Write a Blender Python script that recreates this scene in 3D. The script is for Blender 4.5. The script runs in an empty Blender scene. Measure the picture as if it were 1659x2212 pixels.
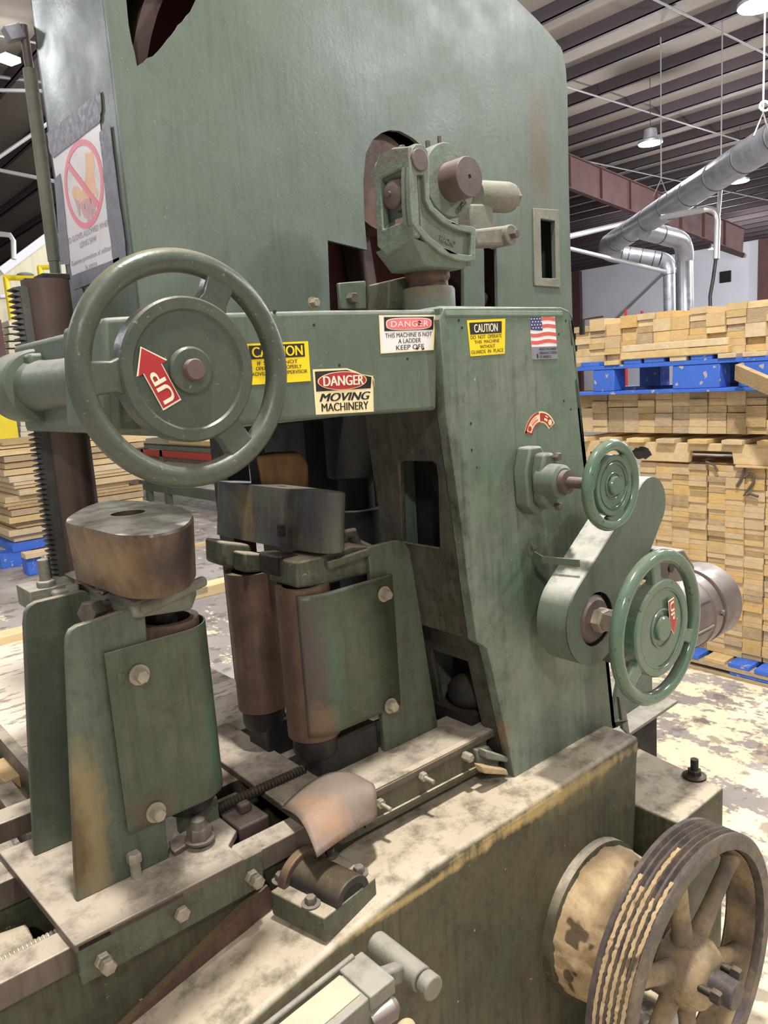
import bpy, bmesh, math, random
from mathutils import Vector, Matrix
from mathutils.geometry import tessellate_polygon
random.seed(7)
PI = math.pi
SC = bpy.context.scene
COL = SC.collection
V = Vector

# ------------------------------------------------------------------ camera
F_PX, IW, IH = 1660.0, 1659.0, 2212.0
CAM = V((0.0, 0.0, 1.5))
HEAD, PITCH, ROLL = math.radians(50), math.radians(10), math.radians(3.8)
fwd = V((math.cos(HEAD)*math.cos(PITCH), math.sin(HEAD)*math.cos(PITCH), -math.sin(PITCH)))
r0 = V((math.sin(HEAD), -math.cos(HEAD), 0.0))
u0 = r0.cross(fwd)
right = r0*math.cos(ROLL) - u0*math.sin(ROLL)
up = r0*math.sin(ROLL) + u0*math.cos(ROLL)
cd = bpy.data.cameras.new('camera'); cam = bpy.data.objects.new('camera', cd); COL.objects.link(cam)
M3 = Matrix((right, up, -fwd)).transposed()
cam.matrix_world = Matrix.Translation(CAM) @ M3.to_4x4()
cd.sensor_fit = 'VERTICAL'; cd.sensor_height = 24.0; cd.lens = 24.0*F_PX/IH
cd.clip_start = 0.05; cd.clip_end = 200
SC.camera = cam
FLOOR = -0.4

def ray(x, y):
    return right*((x-(IW/2))/F_PX) - up*((y-IH/2)/F_PX) + fwd
def P(x, y, ax, val):
    """world point of the photo pixel on the machine plane ax = val"""
    d = ray(x, y); i = 'XYZ'.index(ax)
    return CAM + d*((val-CAM[i])/d[i])
def D(x, y, depth):
    return CAM + ray(x, y)*depth

# ------------------------------------------------------------------ world, exposure, lamps
w = bpy.data.worlds.new('world'); SC.world = w; w.use_nodes = True
w.node_tree.nodes['Background'].inputs[0].default_value = (0.93, 0.96, 1.0, 1)
w.node_tree.nodes['Background'].inputs[1].default_value = 0.55
SC.view_settings.view_transform = 'Standard'; SC.view_settings.look = 'None'
SC.view_settings.gamma = 1.0; SC.view_settings.exposure = 0.1
SC.view_settings.use_curve_mapping = False
# high bay lamps, mostly unseen, some added just for brightness: (x, y, z, power, label)
LAMPS = [
    (0.9, 0.45, 7.1, 1900, 'unseen lamp added straight above the photographer to light the foreground'),  # added overhead to brighten the base and foreground
    (5.4, -1.7, 4.8, 330, 'high bay lamp hanging to the right of the saw'),
    (-1.7, 8.2, 5.0, 230, 'high bay lamp hanging to the left of the saw'),
    (-2.5, -3.5, 5.6, 560, 'high bay lamp hanging behind the photographer'),
    (9.5, 1.5, 5.8, 950, 'high bay lamp hanging over the lumber stacks'),
    (7.0, 11.0, 5.8, 600, 'high bay lamp hanging over the outfeed side'),
    (22.0, 4.0, 6.3, 900, 'lamp added halfway down the hall to brighten its far end'),  # this and the next two added to light the white end wall
    (34.0, 8.0, 6.3, 1800, 'lamp added near the white end wall to brighten it, first'),
    (36.0, 18.0, 6.3, 1800, 'lamp added near the white end wall to brighten it, second'),
]

# ------------------------------------------------------------------ mesh builder
def frame(axis):
    a = V(axis).normalized()
    t = V((0, 0, 1)) if abs(a.z) < .9 else V((1, 0, 0))
    u = t.cross(a).normalized(); v = a.cross(u)
    return a, u, v
class B:
    def __init__(s): s.v = []; s.f = []
    def add(s, vs, fs):
        o = len(s.v); s.v += [V(p) for p in vs]; s.f += [tuple(i+o for i in f) for f in fs]; return s
    def box(s, a, b):
        (x0, y0, z0), (x1, y1, z1) = a, b
        return s.add([(x0,y0,z0),(x1,y0,z0),(x1,y1,z0),(x0,y1,z0),(x0,y0,z1),(x1,y0,z1),(x1,y1,z1),(x0,y1,z1)],
                     [(0,3,2,1),(4,5,6,7),(0,1,5,4),(1,2,6,5),(2,3,7,6),(3,0,4,7)])
    def bar(s, p, q, wid, hei, upv=(0,0,1)):
        p, q = V(p), V(q); a = (q-p).normalized(); side = a.cross(V(upv)).normalized(); n = side.cross(a)
        vs = [c+side*(i*wid/2)+n*(j*hei/2) for c in (p, q) for i, j in ((-1,-1),(1,-1),(1,1),(-1,1))]
        return s.add(vs, [(0,1,2,3),(7,6,5,4),(0,4,5,1),(1,5,6,2),(2,6,7,3),(3,7,4,0)])
    def prism(s, loop, vec, holes=()):
        vec = V(vec); loops = [[V(p) for p in loop]] + [[V(p) for p in h] for h in holes]
        flat = [p for l in loops for p in l]; n = len(flat)
        fs = []
        if holes:
            for t in tessellate_polygon(loops):
                fs.append(tuple(t)); fs.append(tuple(i+n for i in reversed(t)))
        else:
            fs.append(tuple(range(n))); fs.append(tuple(i+n for i in reversed(range(n))))
        k = 0
        for l in loops:
            m = len(l)
            for i in range(m):
                a, b = k+i, k+(i+1) % m
                fs.append((a, b, b+n, a+n))
            k += m
        return s.add(flat+[p+vec for p in flat], fs)
    def loft(s, loops, cap=True, closed=True):
        m = len(loops[0]); vs = [p for l in loops for p in l]; fs = []
        for j in range(len(loops)-1):
            for i in range(m if closed else m-1):
                a, b = j*m+i, j*m+(i+1) % m
                fs.append((a, b, b+m, a+m))
        if cap:
            fs.append(tuple(reversed(range(m)))); e = (len(loops)-1)*m; fs.append(tuple(range(e, e+m)))
        return s.add(vs, fs)
    def lathe(s, c, axis, prof, n=40, cap=True):
        a, u, v = frame(axis); c = V(c)
        loops = [[c+a*t+(u*math.cos(2*PI*i/n)+v*math.sin(2*PI*i/n))*r for i in range(n)] for r, t in prof]
        return s.loft(loops, cap)
    def cyl(s, p, q, r, r2=None, n=32):
        p, q = V(p), V(q); return s.lathe(p, q-p, [(r, 0), (r if r2 is None else r2, (q-p).length)], n)
    def tube(s, p, q, ro, ri, n=36):
        p, q = V(p), V(q); L = (q-p).length
        return s.lathe(p, q-p, [(ri, 0), (ro, 0), (ro, L), (ri, L), (ri, 0)], n, False)
    def torus(s, c, axis, R, r, n=64, m=18, sx=1.0):
        a, u, v = frame(axis); c = V(c); loops = []
        for i in range(n):
            t = 2*PI*i/n; e = u*math.cos(t)+v*math.sin(t)
            loops.append([c+e*(R+r*math.cos(2*PI*j/m))+a*(r*sx*math.sin(2*PI*j/m)) for j in range(m)])
        loops.append(loops[0]); return s.loft(loops, False)
    def sweep(s, pts, r, n=12, cap=True):
        pts = [V(p) for p in pts]; loops = []; pu = None
        for i, p in enumerate(pts):
            t = (pts[min(i+1, len(pts)-1)]-pts[max(i-1, 0)]).normalized()
            if pu is None: _, pu, _ = frame(t)
            u = (pu - t*pu.dot(t)).normalized(); pu = u; v = t.cross(u)
            rr = r[i] if isinstance(r, (list, tuple)) else r
            loops.append([p+(u*math.cos(2*PI*k/n)+v*math.sin(2*PI*k/n))*rr for k in range(n)])
        return s.loft(loops, cap)
    def sphere(s, c, r, n=20, m=12, sc=(1,1,1)):
        c = V(c); loops = []
        for j in range(m+1):
            ph = -PI/2+PI*j/m; rr = max(r*math.cos(ph), 1e-5)
            loops.append([c+V((rr*math.cos(2*PI*i/n)*sc[0], rr*math.sin(2*PI*i/n)*sc[1], r*math.sin(ph)*sc[2])) for i in range(n)])
        return s.loft(loops, True)
    def hexb(s, p, axis, r, h, washer=0.0, tip=0.0):
        a, u, v = frame(axis); p = V(p)
        if washer: s.cyl(p, p+a*r*.28, washer, n=24); p = p+a*r*.28
        s.lathe(p, a, [(r, 0), (r, h*.82), (r*.84, h)], 6)
        if tip: s.cyl(p, p+a*(h+tip), r*.55, n=14)
        return s
    def thread(s, p, q, r, pitch, n=16):
        p, q = V(p), V(q); L = (q-p).length; k = int(L/pitch); prof = [(r*.2, 0)]
        for i in range(k):
            prof += [(r*.82, i*pitch), (r, i*pitch+pitch*.35), (r, i*pitch+pitch*.6), (r*.82, i*pitch+pitch*.95)]
        return s.lathe(p, q-p, prof+[(r*.2, L)], n)

def children_root(o):
    while o.parent: o = o.parent
    return o
def obj(name, b, mat, parent=None, bevel=0.0, ang=35, seg=2, flat=False):
    me = bpy.data.meshes.new(name)
    me.from_pydata([tuple(p) for p in b.v], [], b.f); me.update()
    bm = bmesh.new(); bm.from_mesh(me)
    bmesh.ops.remove_doubles(bm, verts=bm.verts, dist=1e-6)
    bmesh.ops.recalc_face_normals(bm, faces=bm.faces); bm.to_mesh(me); bm.free()
    if parent is not None:
        me.transform(Matrix.Translation(-children_root(parent).location))
    if not flat:
        me.polygons.foreach_set('use_smooth', [True]*len(me.polygons))
        me.set_sharp_from_angle(angle=math.radians(ang))
    me.materials.append(mat)
    o = bpy.data.objects.new(name, me); COL.objects.link(o)
    if parent is not None: o.parent = parent
    if bevel:
        m = o.modifiers.new('bevel', 'BEVEL'); m.width = bevel; m.segments = seg
        m.limit_method = 'ANGLE'; m.angle_limit = math.radians(38); m.harden_normals = False
    return o
def tag(o, label=None, cat=None, group=None, kind=None):
    if label: o['label'] = label
    if cat: o['category'] = cat
    if group: o['group'] = group
    if kind: o['kind'] = kind
    return o
def thing(name, label, cat, loc, group=None):
    o = bpy.data.objects.new(name, None); COL.objects.link(o); o.location = loc
    o.empty_display_size = .05
    return tag(o, label, cat, group)
def structure(name, b, mat, bevel=0.0, flat=False):
    return tag(obj(name, b, mat, None, bevel, flat=flat), kind='structure')

# ------------------------------------------------------------------ materials
def sr(r, g, b):
    f = lambda c: (c/255/12.92) if c/255 <= .04045 else ((c/255+.055)/1.055)**2.4
    return (f(r), f(g), f(b))
class NT:
    def __init__(s, name):
        s.m = bpy.data.materials.new(name); s.m.use_nodes = True; s.t = s.m.node_tree
        s.bs = s.t.nodes['Principled BSDF']; s.L = s.t.links.new
        s.geo = s.t.nodes.new('ShaderNodeNewGeometry')
    def n(s, typ, **kw):
        x = s.t.nodes.new(typ)
        for k, val in kw.items(): setattr(x, k, val)
        return x
    def noise(s, scale, detail=4, vec=None, stretch=None, rough=.55):
        x = s.n('ShaderNodeTexNoise'); x.inputs['Scale'].default_value = scale
        x.inputs['Detail'].default_value = detail; x.inputs['Roughness'].default_value = rough
        src = vec or s.geo.outputs['Position']
        if stretch:
            mm = s.n('ShaderNodeMapping'); mm.inputs['Scale'].default_value = stretch
            s.L(src, mm.inputs['Vector']); src = mm.outputs[0]
        s.L(src, x.inputs['Vector']); return x.outputs['Fac']
    def ramp(s, fac, a, b, lo=0.0, hi=1.0):
        x = s.n('ShaderNodeMapRange'); x.clamp = True
        x.inputs['From Min'].default_value = a; x.inputs['From Max'].default_value = b
        x.inputs['To Min'].default_value = lo; x.inputs['To Max'].default_value = hi
        s.L(fac, x.inputs['Value']); return x.outputs[0]
    def math(s, op, a, b):
        x = s.n('ShaderNodeMath', operation=op)
        for i, q in enumerate((a, b)):
            if isinstance(q, (int, float)): x.inputs[i].default_value = q
            else: s.L(q, x.inputs[i])
        return x.outputs[0]
    def mix(s, fac, a, b):
        x = s.n('ShaderNodeMix', data_type='RGBA')
        if isinstance(fac, (int, float)): x.inputs[0].default_value = fac
        else: s.L(fac, x.inputs[0])
        for i, q in ((6, a), (7, b)):
            if isinstance(q, tuple): x.inputs[i].default_value = (*q[:3], 1)
            else: s.L(q, x.inputs[i])
        return x.outputs[2]
    def nz(s):
        x = s.n('ShaderNodeSeparateXYZ'); s.L(s.geo.outputs['Normal'], x.inputs[0]); return x.outputs[2]
def mat(name, c, c2=None, s=5, amt=.6, rough=.6, metal=0.0, streak=None, dust=None, spk=None, bump=.15, bs=120, stains=(), rnd=0.0, grain=None, spec=.5, grit=None):
    t = NT(name); col = c
    if c2: col = t.mix(t.math('MULTIPLY', t.ramp(t.noise(s, 6), .38, .66), amt), col, c2)
    if grit: # fine grime: (colour, amount)
        g = t.math('ADD', t.ramp(t.noise(38, 8, rough=.75), .50, .66), t.math('MULTIPLY', t.ramp(t.noise(9, 8, rough=.7), .48, .64), .8))
        col = t.mix(t.math('MULTIPLY', g, grit[1]), col, grit[0])
    if grain: # (colour, stretch vector, amount)
        col = t.mix(t.math('MULTIPLY', t.ramp(t.noise(1.0, 5, stretch=grain[1]), .42, .68), grain[2]), col, grain[0])
    if streak:
        m = t.ramp(t.noise(1.0, 7, stretch=(60, 60, 3.2), rough=.7), .47, .64)
        m2 = t.ramp(t.noise(5.0, 5, rough=.65), .36, .6)
        col = t.mix(t.math('MULTIPLY', t.math('MULTIPLY', m, m2), streak[1]), col, streak[0])
    for (ctr, siz, scol, amount) in stains:
        mp = t.n('ShaderNodeMapping'); mp.vector_type = 'POINT'
        mp.inputs['Location'].default_value = [-a/b for a, b in zip(ctr, siz)]
        mp.inputs['Scale'].default_value = [1/b for b in siz]
        t.L(t.geo.outputs['Position'], mp.inputs['Vector'])
        ln = t.n('ShaderNodeVectorMath', operation='LENGTH'); t.L(mp.outputs[0], ln.inputs[0])
        dd = t.math('ADD', ln.outputs['Value'], t.math('MULTIPLY', t.math('SUBTRACT', t.noise(22, 5, rough=.7), .5), 1.5))
        dd = t.math('ADD', dd, t.math('MULTIPLY', t.math('SUBTRACT', t.noise(1.0, 3, stretch=(45, 45, 4)), .5), .9))
        col = t.mix(t.math('MULTIPLY', t.ramp(dd, 1.05, .35), amount), col, scol)
    if spk:
        col = t.mix(t.math('MULTIPLY', t.ramp(t.noise(spk[1], 2), spk[2], spk[2]+.04), spk[3] if len(spk) > 3 else .8), col, spk[0])
    if dust: # dust settled on faces that look up: (colour, amount)
        m = t.math('MULTIPLY', t.ramp(t.nz(), .45, .9), t.ramp(t.noise(14, 8, rough=.7), .26, .54))
        col = t.mix(t.math('MULTIPLY', m, dust[1]), col, dust[0])
    if rnd:
        oi = t.n('ShaderNodeObjectInfo'); hs = t.n('ShaderNodeHueSaturation')
        t.L(t.ramp(oi.outputs['Random'], 0, 1, 1-rnd, 1+rnd), hs.inputs['Value'])
        r2 = t.math('FRACT', t.math('MULTIPLY', oi.outputs['Random'], 17.3), 0)
        t.L(t.ramp(r2, 0, 1, .8, 1.15), hs.inputs['Saturation'])
        if isinstance(col, tuple): hs.inputs['Color'].default_value = (*col, 1)
        else: t.L(col, hs.inputs['Color'])
        col = hs.outputs[0]
    if isinstance(col, tuple): t.bs.inputs['Base Color'].default_value = (*col, 1)
    else: t.L(col, t.bs.inputs['Base Color'])
    t.bs.inputs['Metallic'].default_value = metal
    t.bs.inputs['Specular IOR Level'].default_value = spec
    if c2: t.L(t.ramp(t.noise(s*2.3, 4), .3, .7, max(rough-.1, .05), min(rough+.12, 1)), t.bs.inputs['Roughness'])
    else: t.bs.inputs['Roughness'].default_value = rough
    if bump:
        bp = t.n('ShaderNodeBump'); bp.inputs['Strength'].default_value = bump; bp.inputs['Distance'].default_value = .004
        t.L(t.noise(bs, 5), bp.inputs['Height']); t.L(bp.outputs[0], t.bs.inputs['Normal'])
    return t.m
def emit(name, c, st):
    t = NT(name); t.bs.inputs['Base Color'].default_value = (.8, .8, .8, 1)
    t.bs.inputs['Emission Color'].default_value = (*c, 1); t.bs.inputs['Emission Strength'].default_value = st
    return t.m
DUST = sr(178, 164, 145); GREY_DUST = sr(160, 156, 152); SAW = sr(222, 200, 158)
GRIME = sr(44, 36, 30); BROWN = sr(96, 76, 50)
G1 = sr(92, 104, 93); G2 = sr(110, 118, 111); GT = (sr(70, 74, 62), .3)
m_green = mat('green machine paint', G1, G2, 2, .8, .42, grit=(sr(84, 90, 84), .28), streak=(sr(66, 76, 62), .35), dust=(GREY_DUST, .75), spk=(sr(150, 160, 145), 160, .7, .5), bump=.12, bs=90,
    stains=[(P(1165, 330, 'Y', 1.67), (.07, .1, .24), sr(104, 94, 76), .85)])
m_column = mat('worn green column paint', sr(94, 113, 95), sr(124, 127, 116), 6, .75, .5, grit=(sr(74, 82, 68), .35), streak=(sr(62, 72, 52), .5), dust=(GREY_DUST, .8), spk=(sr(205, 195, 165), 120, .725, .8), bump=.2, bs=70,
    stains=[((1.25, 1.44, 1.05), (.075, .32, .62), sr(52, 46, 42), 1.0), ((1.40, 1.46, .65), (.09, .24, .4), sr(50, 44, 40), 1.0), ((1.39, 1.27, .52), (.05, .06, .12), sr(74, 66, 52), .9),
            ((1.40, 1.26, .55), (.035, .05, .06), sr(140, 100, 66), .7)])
m_arm = mat('green arm paint', sr(86, 98, 84), sr(100, 109, 96), 5, .7, .5, grit=(sr(72, 80, 68), .3), streak=(sr(62, 72, 60), .35), dust=(GREY_DUST, .8), spk=(sr(150, 160, 145), 150, .72, .5), bump=.12)
m_wheel = mat('dull green handwheel paint', sr(68, 77, 67), sr(86, 91, 79), 9, .7, .36, grit=(sr(58, 60, 56), .4), dust=(sr(150, 142, 122), .55), spk=(sr(150, 145, 122), 110, .68, .5), bump=.15)
m_gloss = mat('glossy green handwheel paint', sr(80, 104, 86), sr(104, 120, 106), 9, .6, .14, grit=(sr(70, 84, 70), .3), dust=(sr(150, 150, 135), .3), spk=(sr(38, 48, 40), 60, .66, .6), bump=.08)
m_grimy = mat('grimy green paint', sr(80, 84, 68), sr(92, 92, 76), 8, .7, .6, grit=(sr(48, 42, 30), .55), streak=(sr(52, 48, 34), .75), dust=(DUST, .95), spk=(sr(172, 160, 130), 90, .7, .6), bump=.25, bs=60)
m_base = mat('dirty green base paint', sr(72, 73, 55), sr(88, 82, 62), 4, .8, .6, grit=(sr(50, 44, 30), .55), streak=(sr(46, 42, 28), .85), dust=(sr(192, 178, 158), 1.0), spk=(sr(200, 180, 136), 60, .73, .8), bump=.3, bs=40,
    stains=[((1.45, 1.13, .405), (.42, .03, .022), sr(206, 178, 122), .85), ((.95, 1.13, .395), (.3, .03, .012), sr(190, 164, 110), .7), ((1.55, 1.13, .40), (.22, .03, .06), sr(140, 122, 84), .5)])
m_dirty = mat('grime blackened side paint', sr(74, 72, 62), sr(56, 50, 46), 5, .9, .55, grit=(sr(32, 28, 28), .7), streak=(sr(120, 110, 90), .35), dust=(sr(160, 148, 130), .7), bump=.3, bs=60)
m_plate = mat('stained green plate', sr(78, 88, 75), sr(94, 100, 86), 9, .7, .5, grit=(sr(56, 56, 46), .45), streak=(sr(46, 54, 40), .6), dust=(DUST, .7), bump=.2,
    stains=[((.40, 1.41, .66), (.055, .05, .24), sr(126, 110, 78), .85), ((.375, 1.41, .67), (.03, .05, .13), sr(78, 60, 38), .85), ((.40, 1.63, .85), (.12, .05, .4), sr(60, 66, 56), .9)])
m_sheet = mat('stained guard sheet', sr(70, 80, 62), sr(86, 90, 72), 14, .7, .42, grit=(sr(54, 56, 40), .5), streak=(sr(54, 58, 38), .8), dust=(DUST, .6), bump=.2,
    stains=[((.675, 1.42, .76), (.028, .05, .17), sr(64, 104, 82), .55), ((.722, 1.46, .74), (.022, .05, .24), sr(92, 76, 68), 1.0), ((.52, 1.4, .68), (.06, .04, .05), sr(84, 72, 54), .8),
            ((1.0, 1.4, .80), (.035, .05, .22), sr(66, 104, 84), .5), ((.945, 1.42, .86), (.05, .07, .2), sr(76, 66, 66), .9), ((.955, 1.41, .705), (.06, .06, .06), sr(118, 90, 66), .7)])
m_guide = mat('rusty brown roller steel', sr(112, 86, 70), sr(84, 66, 60), 7, .8, .5, grit=(sr(64, 54, 50), .45), metal=.2, streak=(sr(60, 46, 44), .5), dust=(sr(150, 128, 96), .6), bump=.15)
m_cap = mat('burnished brown roller cap', sr(108, 88, 70), sr(66, 54, 56), 9, .9, .4, metal=.1, streak=(sr(134, 106, 66), .5), dust=(sr(222, 216, 208), 1.0), grit=(sr(60, 50, 46), .35), bump=.1,
    stains=[((.49, 1.40, 1.2), (.05, .2, .09), sr(140, 114, 76), .75), ((.60, 1.28, 1.2), (.10, .06, .07), sr(62, 48, 52), .85)])
m_cap2 = mat('oily green roller cap', sr(84, 86, 76), sr(64, 60, 66), 10, .9, .5, metal=.2, streak=(sr(128, 106, 66), .6), dust=(sr(120, 116, 112), .9), bump=.12,
    stains=[((.97, 1.72, 1.2), (.05, .05, .1), sr(138, 112, 66), .7), ((1.0, 1.46, 1.19), (.06, .06, .1), sr(66, 62, 72), .8)])
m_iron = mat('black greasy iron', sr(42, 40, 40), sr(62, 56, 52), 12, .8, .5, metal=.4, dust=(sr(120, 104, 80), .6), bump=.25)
m_dark = mat('dark oily shaded interior', sr(22, 20, 19), sr(34, 29, 26), 6, .8, .7, dust=(sr(90, 76, 60), .5), bump=.2)  # oil-dark tone with the shade inside the machine put into the colour
m_red = mat('dark red wheel paint', sr(110, 48, 46), sr(84, 44, 42), 5, .7, .6, bump=.1)
m_rim = mat('brown wheel casting', sr(112, 90, 86), sr(92, 74, 72), 4, .7, .55, bump=.15)
m_bolt = mat('dusty steel bolt', sr(168, 158, 142), sr(130, 118, 102), 40, .7, .5, metal=.35, dust=(sr(190, 178, 158), .8), bump=.2)
m_bolt2 = mat('dark steel bolt', sr(92, 84, 78), sr(120, 110, 100), 40, .7, .5, metal=.4, dust=(sr(150, 140, 128), .8), bump=.2)
m_brown = mat('purple brown painted iron', sr(86, 70, 69), sr(102, 85, 82), 14, .7, .5, dust=(sr(160, 148, 138), .7), bump=.15)
m_motor = mat('grey brown motor housing', sr(106, 93, 91), sr(90, 78, 73), 8, .8, .4, metal=.2, dust=(sr(172, 164, 156), .8), bump=.1)
m_casting = mat('dusty grey green casting', sr(124, 122, 110), sr(102, 103, 90), 10, .7, .65, grit=(sr(84, 80, 70), .4), dust=(sr(170, 164, 154), .8), bump=.35, bs=80)
m_guard = mat('dusty green guard paint', sr(86, 98, 84), sr(100, 109, 96), 5, .7, .5, grit=(sr(72, 80, 68), .3), streak=(sr(62, 72, 60), .35), dust=(sr(214, 211, 202), 1.0), bump=.12)
m_spray = mat('grey spray paint', sr(92, 82, 74), None, rough=.9, bump=0)
m_plate2 = mat('olive stained plate', sr(80, 90, 74), sr(96, 100, 82), 9, .7, .5, grit=(sr(56, 56, 42), .45), streak=(sr(50, 48, 34), .7), dust=(DUST, .7), bump=.2)
m_yoke = mat('pale green bearing casting', sr(104, 117, 103), sr(118, 126, 115), 10, .6, .6, grit=(sr(80, 82, 70), .4), streak=(sr(72, 78, 62), .35), dust=(sr(150, 146, 138), .6), bump=.4, bs=90,
    stains=[((1.2, 1.37, 1.98), (.06, .1, .02), sr(124, 96, 88), .6), ((1.36, 1.4, 1.70), (.09, .1, .04), sr(116, 94, 70), .8)])
m_post = mat('oiled brown steel post', sr(86, 70, 64), sr(66, 54, 50), 6, .7, .36, metal=.3, streak=(sr(92, 74, 54), .4), bump=.06)
m_rack = mat('grey rack teeth', sr(92, 90, 86), sr(70, 68, 66), 30, .6, .5, metal=.4, bump=.2)
m_pulley = mat('sawdust caked pulley iron', sr(74, 68, 70), sr(96, 86, 78), 10, .6, .5, metal=.2, bump=.2,
    grit=(sr(150, 128, 94), .35))
m_caked = mat('caked sawdust', sr(190, 166, 130), sr(164, 140, 106), 16, .8, .9, spk=(sr(78, 62, 46), 13, .62, .9), grit=(sr(120, 98, 68), .35), bump=1.0, bs=35)
m_web = mat('sawdust covered spokes', sr(168, 146, 112), sr(92, 82, 76), 7, 1.0, .8, grit=(sr(84, 74, 68), .5), bump=.4, bs=60)
m_rusty = mat('rusty bent sheet', sr(124, 108, 98), sr(104, 86, 76), 14, .8, .6, metal=.1, dust=(sr(144, 130, 120), .6), grit=(sr(84, 70, 62), .35), bump=.2,
    stains=[(P(705, 1760, 'Y', 1.27), (.06, .1, .06), sr(168, 122, 84), .8)])
m_rail = mat('dust covered rail steel', sr(88, 77, 68), sr(110, 96, 85), 12, .7, .55, metal=.15, streak=(sr(60, 52, 44), .6), dust=(sr(184, 172, 156), 1.0), bump=.15)
m_wood = mat('stacked lumber', sr(208, 180, 134), sr(196, 166, 118), 14, .6, .75, bump=.2, rnd=.07, grain=(sr(160, 128, 84), (30, 30, 160), .35))
m_wood2 = mat('pale lumber', sr(214, 190, 146), sr(196, 168, 122), 8, .6, .75, bump=.2, rnd=.12, grain=(sr(176, 146, 100), (3, 30, 40), .4))
m_wdark = mat('weathered lumber', sr(186, 160, 120), sr(166, 144, 110), 14, .6, .8, bump=.2, rnd=.12, grain=(sr(110, 96, 74), (30, 30, 160), .4))
m_block = mat('chewed timber block', sr(170, 134, 86), sr(132, 98, 60), 10, .8, .8, bump=.5, bs=40, grain=(sr(100, 66, 34), (20, 20, 5), .6))
m_ply = mat('grey brown plank', sr(150, 130, 104), sr(126, 110, 88), 4, .7, .7, grain=(sr(104, 88, 66), (26, 26, 2), .6), bump=.1)
m_blue = mat('chipped blue paint', sr(62, 108, 206), sr(52, 94, 186), 8, .6, .6, spk=(sr(190, 176, 150), 22, .64, .8), bump=.2)
m_galv = mat('galvanised duct', sr(196, 198, 204), sr(170, 174, 184), 3, .7, .36, metal=.75, bump=.03)
m_white = mat('white painted wall', sr(226, 224, 232), sr(210, 208, 216), .4, .6, .8, bump=.03)
m_ceil = mat('insulated ceiling', sr(148, 138, 128), sr(134, 126, 117), .8, .6, .9, bump=.2, bs=2)
m_purlin = mat('dark brown steel purlin', sr(70, 58, 60), sr(60, 50, 52), 1, .6, .7, bump=0)
m_girder = mat('oxide red girder', sr(92, 60, 58), sr(78, 54, 52), 1.2, .7, .7, bump=0)
m_floor = mat('concrete floor with sawdust', sr(150, 142, 134), sr(120, 112, 106), 1.2, .8, .8, bump=.15, bs=30)
m_cond = mat('bright conduit', sr(206, 206, 206), None, rough=.35, metal=.6, bump=0)
m_cond2 = mat('grey rod', sr(140, 134, 132), None, rough=.5, metal=.3, bump=0)
m_yel = mat('yellow railing paint', sr(232, 206, 40), sr(214, 186, 40), 4, .5, .5, bump=0)
m_beige = mat('beige cladding', sr(214, 206, 180), sr(196, 186, 160), 1.2, .6, .7, bump=.05, grain=(sr(190, 182, 156), (9, 9, .4), .5))
m_black = mat('black ink', sr(30, 28, 28), None, rough=.5, bump=0)
m_yst = mat('yellow sticker', sr(244, 212, 24), sr(232, 200, 30), 20, .4, .4, bump=.02)
m_wst = mat('white sticker', sr(236, 232, 232), sr(226, 220, 214), 18, .5, .4, bump=.02)
m_cst = mat('yellowed cream sticker', sr(238, 218, 160), sr(240, 228, 196), 22, .7, .4, bump=.02)
m_rst = mat('red ink', sr(168, 44, 48), None, rough=.4, bump=0)
m_pst = mat('faded pink red ink', sr(232, 110, 128), sr(236, 130, 144), 30, .5, .4, bump=0)
m_nred = mat('faded red ring ink', sr(244, 146, 164), None, rough=.5, bump=0)
m_navy = mat('navy ink', sr(66, 66, 110), None, rough=.4, bump=0)
m_stripe = mat('flag stripe ink', sr(206, 96, 92), None, rough=.4, bump=0)
m_paper = mat('white sign paper', sr(240, 236, 244), sr(232, 228, 232), 12, .4, .35, bump=.03)
m_ink = mat('faded grey ink', sr(176, 168, 176), None, rough=.5, bump=0)
m_tape = mat('grey duct tape', sr(132, 132, 144), sr(112, 112, 124), 30, .6, .5, bump=.3, bs=50)
m_orange = mat('pale orange glove print', sr(246, 204, 172), sr(242, 182, 134), 24, .7, .5, bump=0)
m_glove = mat('mauve glove print', sr(220, 180, 182), sr(198, 164, 172), 30, .7, .5, bump=0)
m_cream = mat('cream ink', sr(236, 226, 200), None, rough=.4, bump=0)
m_light = mat('pale settled dust', sr(204, 190, 164), sr(186, 172, 150), 20, .7, .9, bump=.4, bs=60)
m_lens = emit('lamp lens', (1, 1, .98), 26)
# ================================================================== BUILDING
def floor_mat():
    t = NT('sawdust strewn concrete')
    base = t.mix(t.ramp(t.noise(1.3, 5), .35, .65), sr(178, 170, 164), sr(146, 137, 132))
    saw = t.mix(t.noise(9, 4), sr(244, 230, 202), sr(226, 208, 174))
    n = t.math('ADD', t.math('MULTIPLY', t.noise(1.0, 6, stretch=(7, 3.2, 1), rough=.66), .75), t.math('MULTIPLY', t.noise(30, 4), .25))
    sx = t.n('ShaderNodeSeparateXYZ'); t.L(t.geo.outputs['Position'], sx.inputs[0])
    near = t.ramp(sx.outputs[1], 3.0, 6.5, .022, -.1)     # most of the sawdust lies round the saw
    f = t.ramp(t.math('ADD', n, near), .49, .53)
    col = t.mix(f, base, saw)
    col = t.mix(t.math('MULTIPLY', t.ramp(t.noise(7, 5), .56, .62), .6), col, sr(96, 82, 80))
    t.L(col, t.bs.inputs['Base Color']); t.bs.inputs['Roughness'].default_value = .85
    bp = t.n('ShaderNodeBump'); bp.inputs['Strength'].default_value = .3; bp.inputs['Distance'].default_value = .01
    t.L(f, bp.inputs['Height']); t.L(bp.outputs[0], t.bs.inputs['Normal'])
    return t.m
CEIL = 7.9; WALLX = 46.0
structure('floor', B().box((-9, -14, FLOOR-.2), (WALLX+.3, 44, FLOOR)), floor_mat())
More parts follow.
